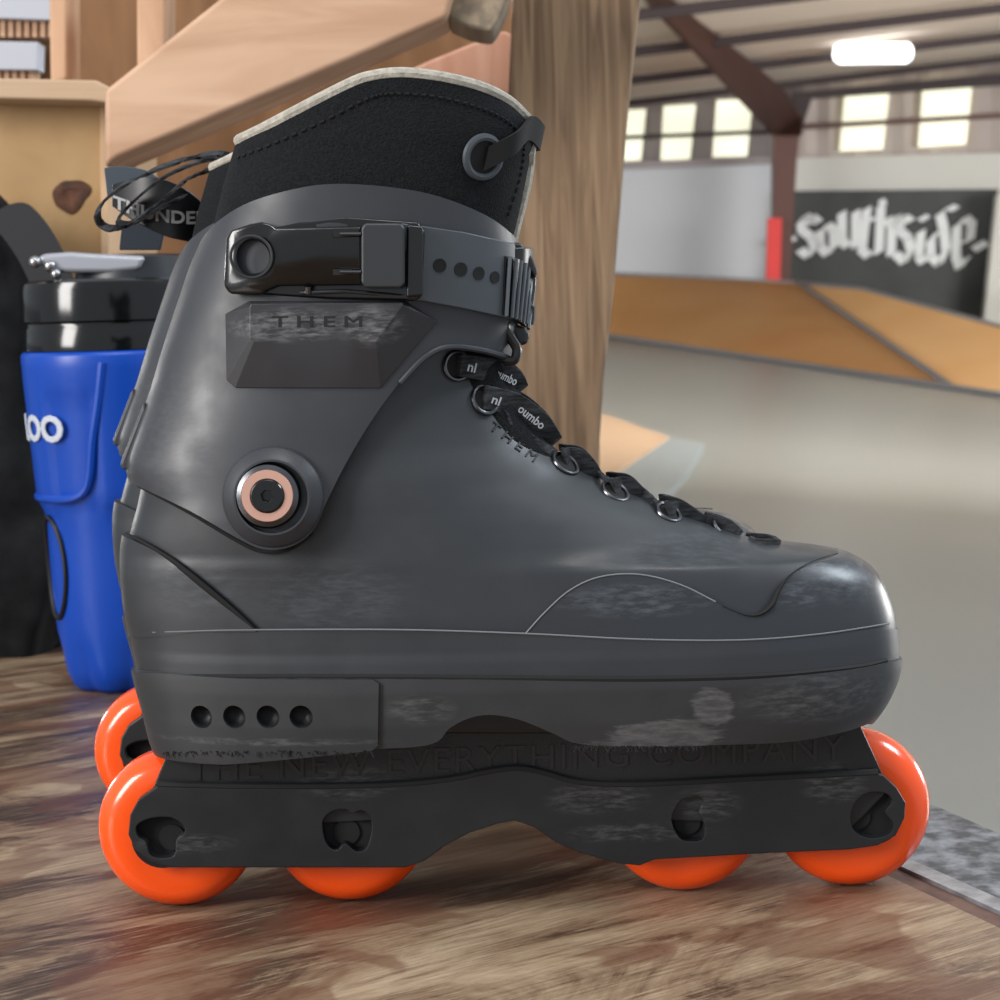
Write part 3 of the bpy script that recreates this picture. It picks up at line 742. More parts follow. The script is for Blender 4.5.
# deck board material: worn brown-stained plywood
def deck_material():
    m = bpy.data.materials.new('deck_wood'); m.use_nodes = True; nt = m.node_tree; b = nt.nodes['Principled BSDF']; N = nt.nodes.new; L = nt.links.new
    tc = N('ShaderNodeTexCoord'); mp = N('ShaderNodeMapping'); mp.inputs['Rotation'].default_value = (0, 0, -.62); L(tc.outputs['Object'], mp.inputs[0])
    def noise(scale, st, det=8, dist=.4, rough=.6, loc=(0,0,0)):
        q = N('ShaderNodeMapping'); q.inputs['Scale'].default_value = st; q.inputs['Location'].default_value = loc; L(mp.outputs[0], q.inputs[0])
        n = N('ShaderNodeTexNoise'); n.inputs['Scale'].default_value = scale; n.inputs['Detail'].default_value = det; n.inputs['Distortion'].default_value = dist; n.inputs['Roughness'].default_value = rough
        L(q.outputs[0], n.inputs['Vector']); return n.outputs[0]
    def ramp(src, stops):
        r = N('ShaderNodeValToRGB'); e = r.color_ramp.elements
        while len(e) < len(stops): e.new(.5)
        for i, (p, c) in enumerate(stops): e[i].position = p; e[i].color = lin(c) if isinstance(c, tuple) else (c, c, c, 1)
        L(src, r.inputs[0]); return r.outputs[0]
    def mix(f, a, c, mode='MIX'):
        x = N('ShaderNodeMix'); x.data_type = 'RGBA'; x.blend_type = mode
        if isinstance(f, float): x.inputs['Factor'].default_value = f
        else: L(f, x.inputs['Factor'])
        for k, v in (('A', a), ('B', c)):
            if isinstance(v, tuple): x.inputs[k].default_value = lin(v)
            else: L(v, x.inputs[k])
        return x.outputs['Result']
    big = noise(6, (.7, 2.6, 1), 12, 1.0, .74, (.3,.1,0)); grain = noise(38, (.35, 8, 1), 12, .3, .85); fine = noise(110, (.25, 6, 1), 10, .5, .85); blot = noise(10, (1,1.4,1), 3, .5, .5, (2.3,.8,0))
    base = ramp(big, [(.36, (50,36,28)), (.455, (80,59,45)), (.485, (118,95,74)), (.56, (146,124,99)), (.66, (170,149,123))])
    c = mix(ramp(grain, [(.50, .0), (.60, .75)]), base, (84,62,49))
    c = mix(ramp(fine, [(.52, .0), (.62, .55)]), c, (190,170,145))
    c = mix(ramp(fine, [(.36, .65), (.46, .0)]), c, (60,44,35))
    c = mix(ramp(blot, [(.53, .0), (.55, .55)]), c, (96,62,45))
    L(c, b.inputs['Base Color'])
    r = ramp(big, [(.3, .30), (.7, .5)]); L(r, b.inputs['Roughness'])
    bp = N('ShaderNodeBump'); bp.inputs['Strength'].default_value = .35; bp.inputs['Distance'].default_value = .0006; L(grain, bp.inputs['Height']); L(bp.outputs[0], b.inputs['Normal'])
    b.inputs['Specular IOR Level'].default_value = .45
    return m
M['deck'] = deck_material()
def wood(name, a, b, scale=9, st=(1,1,1), rot=(0,0,0), lo=.35, hi=.65, rough=.7, bump=.3):
    return mat(name, a, rough, col2=b, scale=scale, stretch=st, rot=rot, lo=lo, hi=hi, bump=bump, dist=.8, detail=8, spec=.25)
M['post'] = wood('post_wood', (108,86,66), (148,122,96), 22, (7,7,.35), lo=.36, hi=.64)
M['beam'] = wood('beam_wood', (184,146,118), (208,172,144), 10, (.6,4,4), rot=(0,-.45,0))
M['ply'] = wood('box_plywood', (172,138,96), (196,162,118), 12, (1.2,1,1))
M['redwood'] = wood('pink_wood', (184,132,108), (202,156,132), 10, (5,5,.6))
M['brown'] = wood('brown_plywood', (118,84,56), (142,104,72), 7, (4,4,.8))
M['stud'] = wood('stud_wood', (186,146,116), (206,168,138), 10, (5,5,.7))
M['edge'] = mat('deck_edge', (78,54,46), .6, col2=(116,88,76), scale=60)
M['angle'] = mat('steel_edge', (172,175,182), .35, metal=.6, col2=(120,122,128), scale=90)
M['speck'] = mat('speckled_steel', (58,62,68), .45, col2=(142,146,152), scale=130, lo=.38, hi=.66, metal=.2, detail=12, spec=.5)
M['floor'] = mat('floor_paint', (132,135,133), .34, col2=(141,143,138), scale=.6, lo=.3, hi=.7, spec=.35, rough2=.36)
M['bank'] = mat('bank_plywood', (222,172,112), .55, col2=(230,186,130), scale=.8, lo=.3, hi=.7)
M['white'] = mat('white_wall', (198,202,208), .7)
M['white2'] = mat('cream_wall', (206,206,200), .7)
M['corr'] = mat('corrugated_metal', (150,142,144), .5)
M['corr2'] = mat('pale_corrugated', (176,164,158), .5)
M['ceil'] = mat('ceiling_insulation', (240,226,212), .8)
M['purlin'] = mat('dark_purlin', (52,40,42), .6)
M['brownsteel'] = mat('brown_steel', (92,58,50), .5)
M['red'] = mat('red_paint', (220,60,58), .5)
M['window'] = mat('window_panel', (250,250,224), .5, emis=.70)
M['lamp'] = mat('lamp_glow', (250,252,255), .5, emis=4)
M['banner'] = mat('banner_cloth', (38,42,42), .5, col2=(56,60,60), scale=1.5)
M['banner_white'] = mat('banner_print', (226,230,232), .6)

# ---- deck: edge line runs from behind the skate to lower right
e0, e1 = PZ(893, 878, 0), PZ(1000, 928, 0); ed = (e1-e0).normalized(); en = Vector((ed.y, -ed.x, 0));
if en.y < 0: en = -en
def along(t, n=0, z=0): p = e0+ed*t+en*n; return Vector((p.x, p.y, z))
A0, A1 = along(-1.9), along(.6)
quad_slab('floor_platform', [A0, A1, Vector((A1.x, -.9, 0)), Vector((A0.x-.3, -.9, 0)), Vector((A0.x-.3, A0.y, 0))], Vector((0,0,-.018)), M['deck'])
bm = bmesh.new(); poly_prism(bm, [along(-1.9,.0003,-.001), along(.6,.0003,-.001), along(.6,.0100,-.001), along(-1.9,.0100,-.001)], [along(-1.9,.0003,-.02), along(.6,.0003,-.02), along(.6,.0100,-.02), along(-1.9,.0100,-.02)])
o = raw(bm); add_part(o, 'trim_1', M['edge'], None); o['kind'] = 'structure'
bm = bmesh.new(); poly_prism(bm, [along(-1.9,.0103,.0005), along(.6,.0103,.0005), along(.6,.0190,.0005), along(-1.9,.0190,.0005)], [along(-1.9,.0103,-.03), along(.6,.0103,-.03), along(.6,.0190,-.03), along(-1.9,.0190,-.03)])
o = raw(bm); add_part(o, 'trim_2', M['angle'], None); o['kind'] = 'structure'
s0, s1 = PZ(868, 776, -.004), PZ(1000, 834, -.004); sd = (s1-s0).normalized()
S0, S1 = s0-sd*2.0, s0+sd*.9
quad_slab('floor_ramp_sheet', [along(-1.9,.0193,-.004), along(.6,.0193,-.004), S1, S0], Vector((0,0,-.02)), M['speck'])
# hall floor
hf = [PF(-600, 1050), PF(1900, 1250), CAM+RTB*30+FWB*30.5-UPB*HF, CAM-RTB*30+FWB*30.5-UPB*HF]
g0 = CAM-RTB*20+FWB*.9-UPB*HF; g1 = CAM+RTB*20+FWB*.9-UPB*HF
quad_slab('floor', [g0, g1, CAM+RTB*20+FWB*31-UPB*HF, CAM-RTB*20+FWB*31-UPB*HF], -UPB*.1, M['floor'])
# ---- far walls
def wallq(name, px, D, m, th=.15): return quad_slab(name, [PB(x, y, D) for x, y in px], FWB*th, m)
DW = 30.0
wallq('wall_back', [(560,168),(778,160),(772,292),(560,285)], DW-.25, M['white'], .2)
def corrugated(name, pxs, D, m):
    """ribbed sheet wall: real folds"""
    (xa, ya), (xb, yb), (xc, yc), (xd, yd) = pxs; bm = bmesh.new(); n = 90; top = []; bot = []
    for i in range(n+1):
        t = i/n; off = FWB*(.05 if (i//1) % 2 else 0)
        top.append((PB(xa+(xb-xa)*t, ya+(yb-ya)*t, D)+off)); bot.append((PB(xd+(xc-xd)*t, yd+(yc-yd)*t, D)+off))
    tv = [bm.verts.new(p) for p in top]; bv = [bm.verts.new(p) for p in bot]
    tb_ = [bm.verts.new(p+FWB*.2) for p in top]; bb_ = [bm.verts.new(p+FWB*.2) for p in bot]
    for i in range(n):
        bm.faces.new((tv[i],tv[i+1],bv[i+1],bv[i])); bm.faces.new((tb_[i+1],tb_[i],bb_[i],bb_[i+1]))
        bm.faces.new((tv[i],tb_[i],tb_[i+1],tv[i+1])); bm.faces.new((bv[i],bv[i+1],bb_[i+1],bb_[i]))
    bm.faces.new((tv[0],bv[0],bb_[0],tb_[0])); bm.faces.new((tv[n],tb_[n],bb_[n],bv[n]))
    o = raw(bm); add_part(o, name, m, None, smooth=0); o['kind'] = 'structure'
corrugated('wall_back_upper', [(540,90),(800,78),(795,175),(540,180)], DW, M['corr'])
corrugated('wall_right_upper', [(780,40),(1900,-60),(1900,160),(780,172)], DW, M['corr2'])
wallq('wall_right', [(792,158),(1900,130),(1900,460),(780,300)], DW-.4, M['white2'], .3)
win = [((624,110),(646,109),(641,160),(618,161)), ((664,106),(696,104),(690,159),(661,160)), ((717,100),(753,99),(747,156),(713,157)),
       ((846,88),(890,86),(883,149),(840,151)), ((924,80),(973,78),(966,144),(919,147))]
for i, q in enumerate(win):
    quad_slab('window_%d' % (i+1), [PB(x, y, DW-.12) for x, y in q], FWB*.08, M['window'])
# girts across the windows
def bar(name, a, b, D, r, m, label=None, cat=None, group=None, up=None):
    p, q = PB(*a, D), PB(*b, D); up = UPB if up is None else up; h = up*r[0]; t = FWB*r[1]
    bm = bmesh.new(); poly_prism(bm, [p-h, q-h, q+h, p+h], [p-h+t, q-h+t, q+h+t, p+h+t]); o = raw(bm); add_part(o, name, m, None, .004)
    if label: tag(o, label, cat, group)
    else: o['kind'] = 'structure'
    return o
bar('trim_3', (560,140), (785,131), DW-.3, (.03,.1), M['purlin'])
bar('trim_4', (798,127), (1150,107), DW-.3, (.035,.1), M['brownsteel'])
bar('trim_5', (560,168), (776,160), DW-.5, (.05,.1), M['corr'])
# ceiling, falling to the left like the purlins
cb0, cb1 = PB(500,125,31), PB(1200,42,31)
cslope = (cb1-cb0)
cf0, cf1 = cb0-FWB*24+UPB*0.15, cb1-FWB*24+UPB*0.15
quad_slab('ceiling', [cb0-cslope*.6, cb1+cslope*1.0, cf1+cslope*1.0, cf0-cslope*.6], UPB*.2, M['ceil'])
def ceilpt(t, D, drop=.0):
    k = (31-D)/24; return cb0+cslope*t-FWB*(31-D)+UPB*(.15*k-drop)
k = 0
for D in (28.2, 24.6, 21.2, 18.0, 15.2, 12.6):
    a, b = ceilpt(-.5, D, .16), ceilpt(1.3, D, .16); bm = bmesh.new(); u = UPB*.10; t = FWB*.10
    poly_prism(bm, [a, b, b+u, a+u], [a+t, b+t, b+u+t, a+u+t]); o = raw(bm); k += 1
    add_part(o, 'roof_purlin', M['purlin'], None, .01)
    tag(o, ('dark roof purlin directly above the far wall windows' if k == 1 else 'dark roof purlin under the pale ceiling, number %d from the far wall' % k), 'purlin', 'roof purlins')
    ORD = ['', 'nearest the far wall', 'second out from the far wall', 'third out from the far wall', 'fourth out from the far wall', 'fifth out from the far wall', 'sixth out from the far wall', 'seventh out from the far wall', 'eighth out from the far wall']
    o['label'] = 'dark steel roof purlin under the pale ceiling, ' + ORD[k]
# steel column and rafter
bm = bmesh.new(); D = DW-1.6
def hp(bm, px, D, th): poly_prism(bm, [PB(x, y, D) for x, y in px], [PB(x, y, D)+FWB*th for x, y in px])
fr_ = empty('steel_frame', PB(784, 290, D)-UPB*.0, 'brown steel column with a raking rafter between the two far walls', 'steel frame')
hp(bm, [(774,112),(802,112),(797,160),(793,222),(790,290),(771,290),(774,222)], D, .3); link('column', bm, M['brownsteel'], fr_)
bm = bmesh.new()
ra = [(600,-45),(640,-5),(700,30),(740,58),(775,100),(800,128),(802,112),(760,62),(715,28),(665,0),(640,-30)]
ry = lambda y: 14+ (y+45)*(28.2-14)/(112+45) if y < 112 else 28.2
rp = [(560,-90),(645,-5),(700,38),(745,80),(770,112),(776,135),(802,135),(802,118),(790,95),(752,62),(700,22),(640,-28),(600,-70)]
poly_prism(bm, [PB(x, y, ry(y)) for x, y in rp], [PB(x, y, ry(y))+FWB*.3 for x, y in rp]); link('rafter', bm, M['brownsteel'], fr_)
bm = bmesh.new(); hp(bm, [(768,218),(782,218),(780,290),(766,290)], D-.15, .1); link('red_post_cover', bm, M['red'], fr_)
bm = bmesh.new(); hp(bm, [(776,128),(796,92),(1200,55),(1200,70),(812,98),(800,135)], DW-.8, .25); o = raw(bm); add_part(o, 'trim_6', M['purlin'], None); o['kind'] = 'structure'
bm = bmesh.new(); hp(bm, [(800,75),(815,74),(810,112),(800,112)], DW-1.0, .2); 
bm.free()
# lamp
LD = 24.2; lp = PB(873, 53, LD)
lampo = empty('ceiling_light', lp, 'lit white long fluorescent fixture hanging under the ceiling at upper right', 'ceiling light')
bm = bmesh.new(); lx = RTB; half = 39/F*LD
prof = [(-half,0),(-half*.97,.07),(-half*.85,.12),(half*.85,.12),(half*.97,.07),(half,0)]; lathe(bm, prof, lp+RTB*0, (RTB+UPB*.09).normalized(), 20); link('diffuser', bm, M['lamp'], lampo)
bm = bmesh.new(); ax = (RTB+UPB*.09).normalized(); poly_prism(bm, [lp-ax*half*.9+UPB*.07-FWB*.05, lp+ax*half*.9+UPB*.07-FWB*.05, lp+ax*half*.9+UPB*.12-FWB*.05, lp-ax*half*.9+UPB*.12-FWB*.05], [lp-ax*half*.9+UPB*.07+FWB*.05, lp+ax*half*.9+UPB*.07+FWB*.05, lp+ax*half*.9+UPB*.12+FWB*.05, lp-ax*half*.9+UPB*.12+FWB*.05]); link('housing', bm, M['ceil'], lampo)
# ---- banks
bk = empty('bank_ramp', PF(900, 384), 'orange plywood bank ramp turning the corner below the dark banner', 'ramp')
bl = [PF(540,328), PF(955,391), PB(797,283,DW-2.2), PB(540,271,DW-2.2)]
bm = bmesh.new(); G_ = 14
gr = [[bm.verts.new((bl[0].lerp(bl[1], i/G_)).lerp(bl[3].lerp(bl[2], i/G_), j/G_)) for j in range(G_+1)] for i in range(G_+1)]
for i in range(G_):
    for j in range(G_): bm.faces.new((gr[i][j], gr[i+1][j], gr[i+1][j+1], gr[i][j+1]))
bmesh.ops.solidify(bm, geom=bm.faces[:], thickness=.05)
o = raw(bm); add_part(o, 'bank_face', M['bank'], bk, 0)
br = [PF(956,391), PF(1120,416), PB(1120,362,20), PB(1010,329,22), PB(862,289,26), PB(798,283,DW-2.2)]
bm = bmesh.new(); f = [bm.verts.new(p) for p in br]; g = [bm.verts.new(p-UPB*.05) for p in br]; cc_ = bm.verts.new(sum(br, Vector())/6); n = 6
for i in range(n): bm.faces.new((f[i], f[(i+1)%n], cc_)); bm.faces.new((f[i], g[i], g[(i+1)%n], f[(i+1)%n]))
bm.faces.new(g[::-1]); o = raw(bm); add_part(o, 'bank_face', M['bank'], bk, 0, smooth=60)
def strip3(name, pts, r, m, label=None, cat=None):
    bm = bmesh.new(); tube(bm, pts, r, 8); o = link(name, bm, m)
    if label: tag(o, label, cat)
    else: o['kind'] = 'structure'
    return o
strip3('trim_7', [PF(540,328)+UPB*.03, PF(955,391)+UPB*.03, PF(1120,416)+UPB*.03], .035, M['angle'])
strip3('trim_8', [PB(797,283,DW-2.2)+UPB*.01, PF(955,391)+UPB*.02], .035, mat('seam_grey', (120,120,124), .5))
strip3('trim_9', [PB(540,271,DW-2.2), PB(797,283,DW-2.2), PB(862,289,26), PB(1010,329,22), PB(1120,362,20)], .03, M['angle'])
# ---- low kicker ramp with a wooden face, half hidden behind the post
kp = [PF(560,432,-HF), PF(606,412,-HF), PF(668,438,-HF), PF(560,520,-HF)]
kk = empty('kicker_ramp', PF(640,470), 'low ramp box with tan wooden top and pale steel sheet on the grey floor', 'ramp')
hgt = .05
bm = bmesh.new(); q = [PF(x,y,-HF+hgt) for x,y in [(540,400),(608,415),(669,437),(575,500),(500,470)]]; poly_prism(bm, q, [p-UPB*hgt for p in q]); link('wooden_top', bm, mat('kicker_wood', (184,156,128), .6), kk)
bm = bmesh.new(); q = [PF(x,y,-HF+hgt*.8) for x,y in [(669,437),(705,443),(690,468),(650,510),(575,540),(575,500)]]; poly_prism(bm, q, [p-UPB*hgt*.8 for p in q]); link('steel_sheet', bm, mat('pale_steel', (158,170,174), .35, metal=.3), kk)
# ---- banner
def banner():
    Db = DW-.6
    c = [(793,191),(999,189),(984,322),(783,276)]
    b = empty('banner', PB(885,285,Db), 'dark banner with pale blackletter word southside hung on the right wall', 'banner')
    bm = bmesh.new(); nu, nv = 16, 8; ar = [(793,191),(998,189),(982,330),(784,285)]
    f = []
    for i in range(nu+1):
        row = []
        for j in range(nv+1):
            u, v = i/nu, j/nv
            x = (ar[0][0]*(1-u)+ar[1][0]*u)*(1-v)+(ar[3][0]*(1-u)+ar[2][0]*u)*v; y = (ar[0][1]*(1-u)+ar[1][1]*u)*(1-v)+(ar[3][1]*(1-u)+ar[2][1]*u)*v
            row.append(PB(x, y, Db+.02*math.sin(u*9+v*5)))
        f.append(row)
    F1 = [[bm.verts.new(p) for p in r] for r in f]; F2 = [[bm.verts.new(p+FWB*.02) for p in r] for r in f]
    for i in range(nu):
        for j in range(nv):
            bm.faces.new((F1[i][j],F1[i+1][j],F1[i+1][j+1],F1[i][j+1])); bm.faces.new((F2[i][j],F2[i][j+1],F2[i+1][j+1],F2[i+1][j]))
    for i in range(nu): bm.faces.new((F1[i][0],F2[i][0],F2[i+1][0],F1[i+1][0])); bm.faces.new((F1[i][nv],F1[i+1][nv],F2[i+1][nv],F2[i][nv]))
    for j in range(nv): bm.faces.new((F1[0][j],F1[0][j+1],F2[0][j+1],F2[0][j])); bm.faces.new((F1[nu][j],F2[nu][j],F2[nu][j+1],F1[nu][j+1]))
    link('banner_cloth', bm, M['banner'], b)
    # broad-pen strokes: every letter a set of polylines in photo pixels of the banner face
    G = [
     [[(788,240),(790,242)]],
     [[(812,222),(806,216),(801,222),(802,230),(812,238),(815,248),(808,256),(801,250)], [(812,217),(818,222)]],
     [[(827,226),(820,231),(820,246),(827,254),(834,247),(834,231),(828,225)]],
     [[(842,213),(842,240),(847,246),(854,240)], [(856,212),(856,246)]],
     [[(867,209),(862,250),(868,256),(872,252)], [(859,221),(876,219)]],
     [[(881,206),(879,252)], [(880,204),(885,201)], [(881,224),(888,219),(892,226),(891,254)]],
     [[(910,221),(904,217),(899,222),(900,231),(908,238),(911,250),(904,262),(896,254)], [(898,216),(893,222)]],
     [[(921,232),(919,256),(923,262)], [(923,217),(925,219)]],
     [[(948,208),(940,214),(944,230),(946,250),(939,264),(931,256),(931,240),(938,232)], [(950,207),(955,209)]],
     [[(957,226),(956,256),(960,267),(967,258)], [(957,226),(966,218),(972,224),(970,240),(960,243)]],
     [[(978,244),(982,248)]],
    ]
    nib = (3.4, -1.8)
    bm = bmesh.new()
    for gi, gl in enumerate(G):
        fat = 2.0 if gi in (0, 10) else 1.4
        for st in gl:
            for a, c2 in zip(st[:-1], st[1:]):
                # parallelogram swept by the nib, slightly fattened
                nx, ny = nib[0]*fat, nib[1]*fat
                dx, dy = c2[0]-a[0], c2[1]-a[1]
                cr = nx*dy-ny*dx
                if abs(cr) < 6: nx, ny = (-dy, dx); l = math.hypot(nx, ny) or 1; nx, ny = nx/l*2.2*fat, ny/l*2.2*fat
                ex, ey = dx/(math.hypot(dx,dy) or 1)*1.0, dy/(math.hypot(dx,dy) or 1)*1.0
                q = [(a[0]-nx-ex,a[1]-ny-ey),(a[0]+nx-ex,a[1]+ny-ey),(c2[0]+nx+ex,c2[1]+ny+ey),(c2[0]-nx+ex,c2[1]-ny+ey)]
                poly_prism(bm, [PB(x, y, Db-.03) for x, y in q], [PB(x, y, Db-.02) for x, y in q])
    link('blackletter_print', bm, M['banner_white'], b, 0)
banner()
# white panel edge at the right end of the banner
wallq('wall_side', [(998,195),(1030,190),(1030,345),(984,322)], DW-1.2, M['white2'], .2)

# ================================================================== timber framing on the left
Yc = lambda D: D-D0
def timber(name, px, D, th, m, label, cat, bev=.003, group=None, dirv=None, part=None):
    bm = bmesh.new(); Y = Yc(D); fr = [P(x, y, Y) for x, y in px]; t = dirv or Vector((0, th, 0))
    poly_prism(bm, fr, [p+t for p in fr]); o = raw(bm); add_part(o, name, m, part, bev)
    if not part: tag(o, label, cat, group)
    return o
DP = 1.39
timber('timber_post', [(515,-40),(645,-40),(628,120),(614,290),(604,380),(600,440),(600,520),(594,640),(500,640),(503,380),(507,120)], DP, .04, M['post'], 'upright greyish brown timber post right behind the boot', 'post', .004)
bmx = empty('timber_rail', P(300, 60, Yc(1.30)), 'pale thick timber rail slanting up to the right behind the boot', 'timber')
timber('rail_board', [(104,90),(240,-18),(300,-64),(470,-64),(447,18),(400,38),(345,62),(118,158),(104,168)], 1.27, .075, M['beam'], None, None, .004, part=bmx)
timber('end_grain', [(447,18),(458,-64),(520,-64),(508,0),(500,20),(492,32),(470,28)], 1.285, .07, mat('end_grain', (150,134,112), .8, col2=(122,108,92), scale=3, stretch=(40,1,40), lo=.4, hi=.6), None, None, .003, part=bmx)
timber('cross_board', [(430,60),(504,30),(512,34),(508,140),(505,320),(375,320),(375,85)], 1.48, .03, M['redwood'], 'reddish timber board between the boot top and the upright post', 'board')
timber('back_panel', [(60,-40),(512,-40),(512,520),(60,520)], 1.68, .018, M['brown'], 'large brown plywood sheet behind the timber rail', 'panel', .002)
timber('timber_stud', [(48,-40),(67,-40),(67,80),(50,84)], 1.52, .05, M['stud'], 'pale narrow upright stud above the plywood box at far left', 'stud', .003, 'upright studs')
timber('timber_stud', [(136,-40),(166,-40),(165,60),(137,120)], 1.50, .05, M['stud'], 'pale upright stud meeting the slanting rail', 'stud', .003, 'upright studs')
# plywood box
pb = empty('plywood_box', P(50, 520, Yc(1.42)), 'plywood box with a protruding top board behind the black bag', 'box')
timber('front_panel', [(-160,92),(104,98),(106,560),(-160,560)], 1.40, .018, M['ply'], None, None, .002, part=pb)
timber('side_panel', [(100,100),(108,99),(110,560),(102,560)], 1.395, .20, mat('ply_edge', (206,172,136), .7), None, None, .001, part=pb)
timber('top_board', [(-160,75),(96,80),(121,93),(119,105),(90,101),(-160,95)], 1.36, .22, mat('top_board_wood', (176,148,118), .65, col2=(192,166,136), scale=10, stretch=(.5,3,14)), None, None, .002, part=pb)
# knot in the panel
bm = bmesh.new(); kc = P(71, 195, Yc(1.40)-.0006)
lathe(bm, [(0,.0115),(.0006,.0110),(.0008,.0090),(.0007,.0050),(.0001,.0042),(0,.0)], kc, Vector((0,-1,0)), 30)
for v_ in bm.verts:
    d_ = v_.co-kc; a_ = math.atan2(d_.z, d_.x); v_.co.x = kc.x+d_.x*(1+.22*math.sin(2*a_+.6)+.1*math.sin(5*a_)); v_.co.z = kc.z+d_.z*(1+.15*math.sin(3*a_))
link('wood_knot', bm, mat('knot', (44,24,16), .7, col2=(104,62,38), scale=70), pb)
# stacked white panels seen at the top left
wp = empty('panel_stack', P(20, 80, Yc(1.9)), 'pale grey panels on wooden spacers at the upper left corner', 'panels')
timber('white_panel', [(-120,-40),(50,-40),(50,20),(-120,14)], 1.9, .03, mat('grey_panel', (184,186,194), .6), None, None, .001, part=wp)
timber('white_panel', [(-120,38),(38,42),(37,70),(-120,68)], 1.9, .03, bpy.data.materials['grey_panel'], None, None, .001, part=wp)
timber('backing', [(-120,14),(50,20),(60,95),(-120,95)], 1.95, .02, mat('spacer_back', (130,96,66), .8), None, None, 0, part=wp)
for i in range(9):
    timber('spacer', [(-16+8*i,19),(-11+8*i,19),(-11+8*i,37),(-16+8*i,37)], 1.91, .03, M['stud'], None, None, 0, part=wp)
    if i < 6: timber('spacer', [(-12+8*i,68),(-7+8*i,68),(-7+8*i,80),(-12+8*i,80)], 1.91, .03, M['stud'], None, None, 0, part=wp)

# ================================================================== blue jug
DB = 1.13; YB = Yc(DB)+.054
s_ = (YB+D0)/F
jc = PZ(118, 664, 0); jd = (jc.y-CAM.y)/F
jc = Vector((P(119, 500, YB).x, YB, 0))
def zj(py): return P(116, py, YB-.05).z
jug = empty('insulated_jug', jc, 'blue insulated jug with black lid standing behind the skate heel', 'jug')
k_ = s_
M['blue'] = mat('blue_plastic', (12,66,166), .34, spec=.4)
M['blue'].node_tree.nodes['Principled BSDF'].inputs['Subsurface Weight'].default_value = 0
def jr(px): return px*k_*.955
prof = [(0.0,0),(0.0,jr(48)),(.004,jr(56)),(.012,jr(62)),(zj(640),jr(70)),(zj(600),jr(73)),(zj(540),jr(75)),(zj(516),jr(77)),(zj(508),jr(81)),(zj(500),jr(84)),(zj(440),jr(88)),(zj(380),jr(92)),(zj(356),jr(93)),(zj(353),jr(92)),(zj(350),jr(88)),(zj(350),0)]
def jug_body():
    bm = bmesh.new(); seg = 96; rings = []
    fp = prof[1:-1]
    ff = []
    for (z0, r0), (z1, r1) in zip(fp[:-1], fp[1:]):
        m_ = max(1, int(abs(z1-z0)/.006)); ff += [(z0+(z1-z0)*i/m_, r0+(r1-r0)*i/m_) for i in range(m_)]
    ff.append(fp[-1])
    for z, r in ff:
        row = []
        for k in range(seg):
            a = 2*PI*k/seg; ph = a*2.5 if False else a
            # moulded panels: four tall scoops in the upper half and lobes at the foot
            c4 = math.cos(4*(a+.35)); d = 0
            if z > zj(512): d = -.0022*max(0, min(1, (c4-.1)*4))*max(0, min(1, (zj(385)-z)/.012 if z > zj(400) else 1))*1.0
            elif z < zj(640): d = .0035*(abs(math.cos(4*a+.6))-.5)*min(1, (zj(640)-z)/.02)
            row.append(bm.verts.new(jc+Vector((math.cos(a)*(r+d), math.sin(a)*(r+d), z))))
        rings.append(row)
    for A_, B_ in zip(rings[:-1], rings[1:]):
        for k in range(seg): bm.faces.new((A_[k], A_[(k+1)%seg], B_[(k+1)%seg], B_[k]))
    bm.faces.new(rings[0][::-1]); bm.faces.new(rings[-1]); return bm
link('jug_body', jug_body(), M['blue'], jug, 50)
bm = bmesh.new(); lathe(bm, [(zj(350),0),(zj(350),jr(90)),(zj(328),jr(90)),(zj(325),jr(88)),(zj(322),jr(88)),(zj(320),jr(91)),(zj(288),jr(91)),(zj(281),jr(89)),(zj(278),jr(84)),(zj(276),0)], jc, Vector((0,0,1)), 72); lid = link('jug_lid', bm, mat('lid_black', (12,13,15), .14, spec=.5), jug)
bm = bmesh.new(); lathe(bm, [(zj(279),0),(zj(279),jr(60)),(zj(256),jr(56)),(zj(253),jr(50)),(zj(253),0)], jc+Vector((jr(26),0,0)), Vector((0,0,1)), 48); link('spout_cap', bm, mat('cap_black', (26,30,36), .4), lid)
bm = bmesh.new(); Yh = YB-jr(60)
hh = [(34,262),(42,254),(70,252),(100,254),(146,256),(140,270),(110,273),(75,273),(55,272),(48,268)]
poly_prism(bm, [P(x,y,Yh) for x,y in hh], [P(x,y,Yh+.02) for x,y in hh]); hd = add_part(raw(bm), 'carry_handle', mat('handle_grey', (168,170,178), .3, metal=.4), jug, .003, 3)
bm = bmesh.new()
for (x, y, r) in [(35,262,.0035),(50,266,.0035),(56,274,.003)]: bmesh.ops.create_uvsphere(bm, u_segments=16, v_segments=10, radius=r, matrix=Matrix.Translation(P(x,y,Yh-.001)))
link('handle_rivet', bm, M['steel'], hd)
bm = bmesh.new()
def jsurf(px, py, off=0):
    z = zj(py); r = interp([(zj(600),jr(73)),(zj(540),jr(75)),(zj(516),jr(77)),(zj(508),jr(81)),(zj(500),jr(84)),(zj(440),jr(88)),(zj(380),jr(92)),(zj(356),jr(93))], z)+off
    dx = max(-.98, min(.98, (px-119)*k_/r)); a = math.asin(dx); return jc+Vector((math.sin(a)*r, -math.cos(a)*r, z))
tube(bm, [jsurf(x, y, -.001) for x, y in catmull([(126,362),(120,400),(112,440),(107,475),(100,492),(85,499),(60,500),(40,500)], 6)], .0026, 8)
link('moulded_ridge', bm, M['blue'], jug)
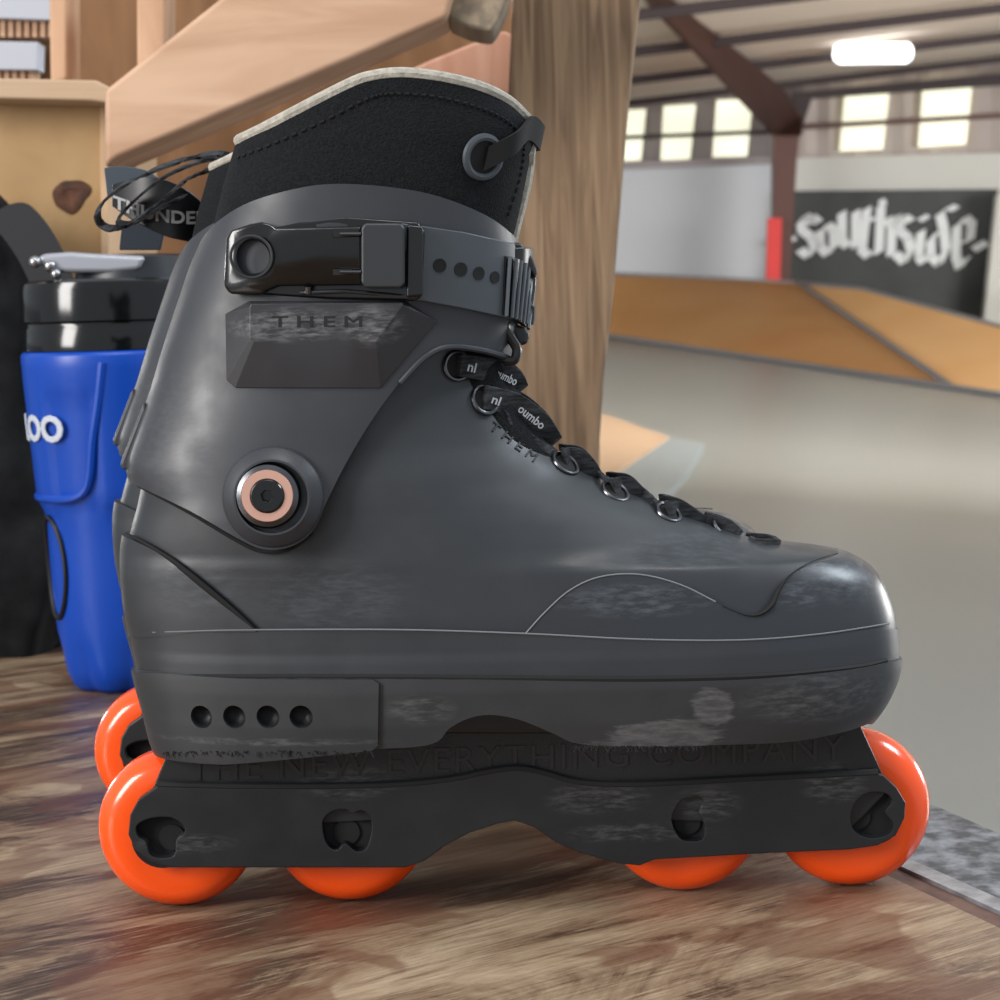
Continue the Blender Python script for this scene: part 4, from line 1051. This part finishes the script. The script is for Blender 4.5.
# raised white lettering that wraps round the body
def jmap(u, v, w_):
    px = -60+137*u; dx = (px-116)/93; dx = max(-.985, min(.985, dx)); a = math.asin(dx)
    # equal spacing round the body, not across the view
    a = -1.75+1.33*u; z = zj(442)+(zj(414)-zj(442))*v
    r = interp([(zj(500),jr(84)),(zj(440),jr(88)),(zj(380),jr(92))][0:3], z)+.0010+.0005*w_
    return jc+Vector((math.sin(a)*r, -math.cos(a)*r, z))
text_map('jug_lettering', 'IGLOO', jmap, mat('raised_white', (190,196,206), .5), jug, bold=.04)
bm = bmesh.new(); ring = []
for i in range(40):
    t = 2*PI*i/40; a = -1.02+.34*math.cos(t); z = zj(572)+ (zj(520)-zj(572))*math.sin(t); r = interp([(zj(640),jr(70)),(zj(600),jr(73)),(zj(540),jr(75)),(zj(516),jr(77))], z)+.0006
    ring.append(jc+Vector((math.sin(a)*r, -math.cos(a)*r, z)))
tube(bm, ring, .0016, 8, True); emb = link('oval_emblem', bm, mat('emblem_black', (12,14,22), .4), jug)

# ================================================================== black bag
bagc = P(-38, 410, Yc(1.33)); 
def bag():
    root = empty('backpack', Vector((bagc.x, bagc.y, 0)), 'soft black backpack slumped against the plywood box at far left', 'backpack')
    bm = bmesh.new(); nz, seg = 44, 72; rings = []
    H = P(-20, 168, Yc(1.3)).z
    from mathutils import noise
    for i in range(nz+1):
        t = i/nz; z = H*t
        env = (1-max(0,(t-.55)/.45)**2.4)**.5*(.93+.07*math.sin(t*9)) * (min(1, .8+t*2)); 
        rx, ry = .084*env+.0005, .055*env+.0005; row = []
        for k in range(seg):
            a = 2*PI*k/seg; ca, sa = math.cos(a), math.sin(a)
            x = rx*math.copysign(abs(ca)**.75, ca); y = ry*math.copysign(abs(sa)**.75, sa)
            nn = noise.noise(Vector((ca*1.7, sa*1.7, z*22)))*.010+noise.noise(Vector((ca*5, sa*5, z*60)))*.004
            d = Vector((ca, sa, 0))*nn*min(1, env*1.5)
            row.append(bm.verts.new(Vector((bagc.x+x+d.x-.012*t, bagc.y+y+d.y, z+(noise.noise(Vector((x*20, y*20, 3)))*.006 if t > .6 else 0)))))
        rings.append(row)
    for A_, B_ in zip(rings[:-1], rings[1:]):
        for k in range(seg): bm.faces.new((A_[k], A_[(k+1)%seg], B_[(k+1)%seg], B_[k]))
    bm.faces.new(rings[0][::-1]); bm.faces.new(rings[-1])
    link('bag_body', bm, mat('bag_fabric', (16,17,19), .85, col2=(26,27,29), scale=60, bump=.5, bscale=700, spec=.2), root, 60)
    bm = bmesh.new(); pts = [Vector(P(x, y, Yc(1.25))) for x, y in catmull([(-10,215),(10,215),(35,245),(55,290),(60,340)], 6)]
    ribbon(bm, pts, [Vector((.012,0,.006)) for _ in pts], .003); link('shoulder_strap', bm, mat('bag_webbing', (30,31,34), .7), root)
bag()
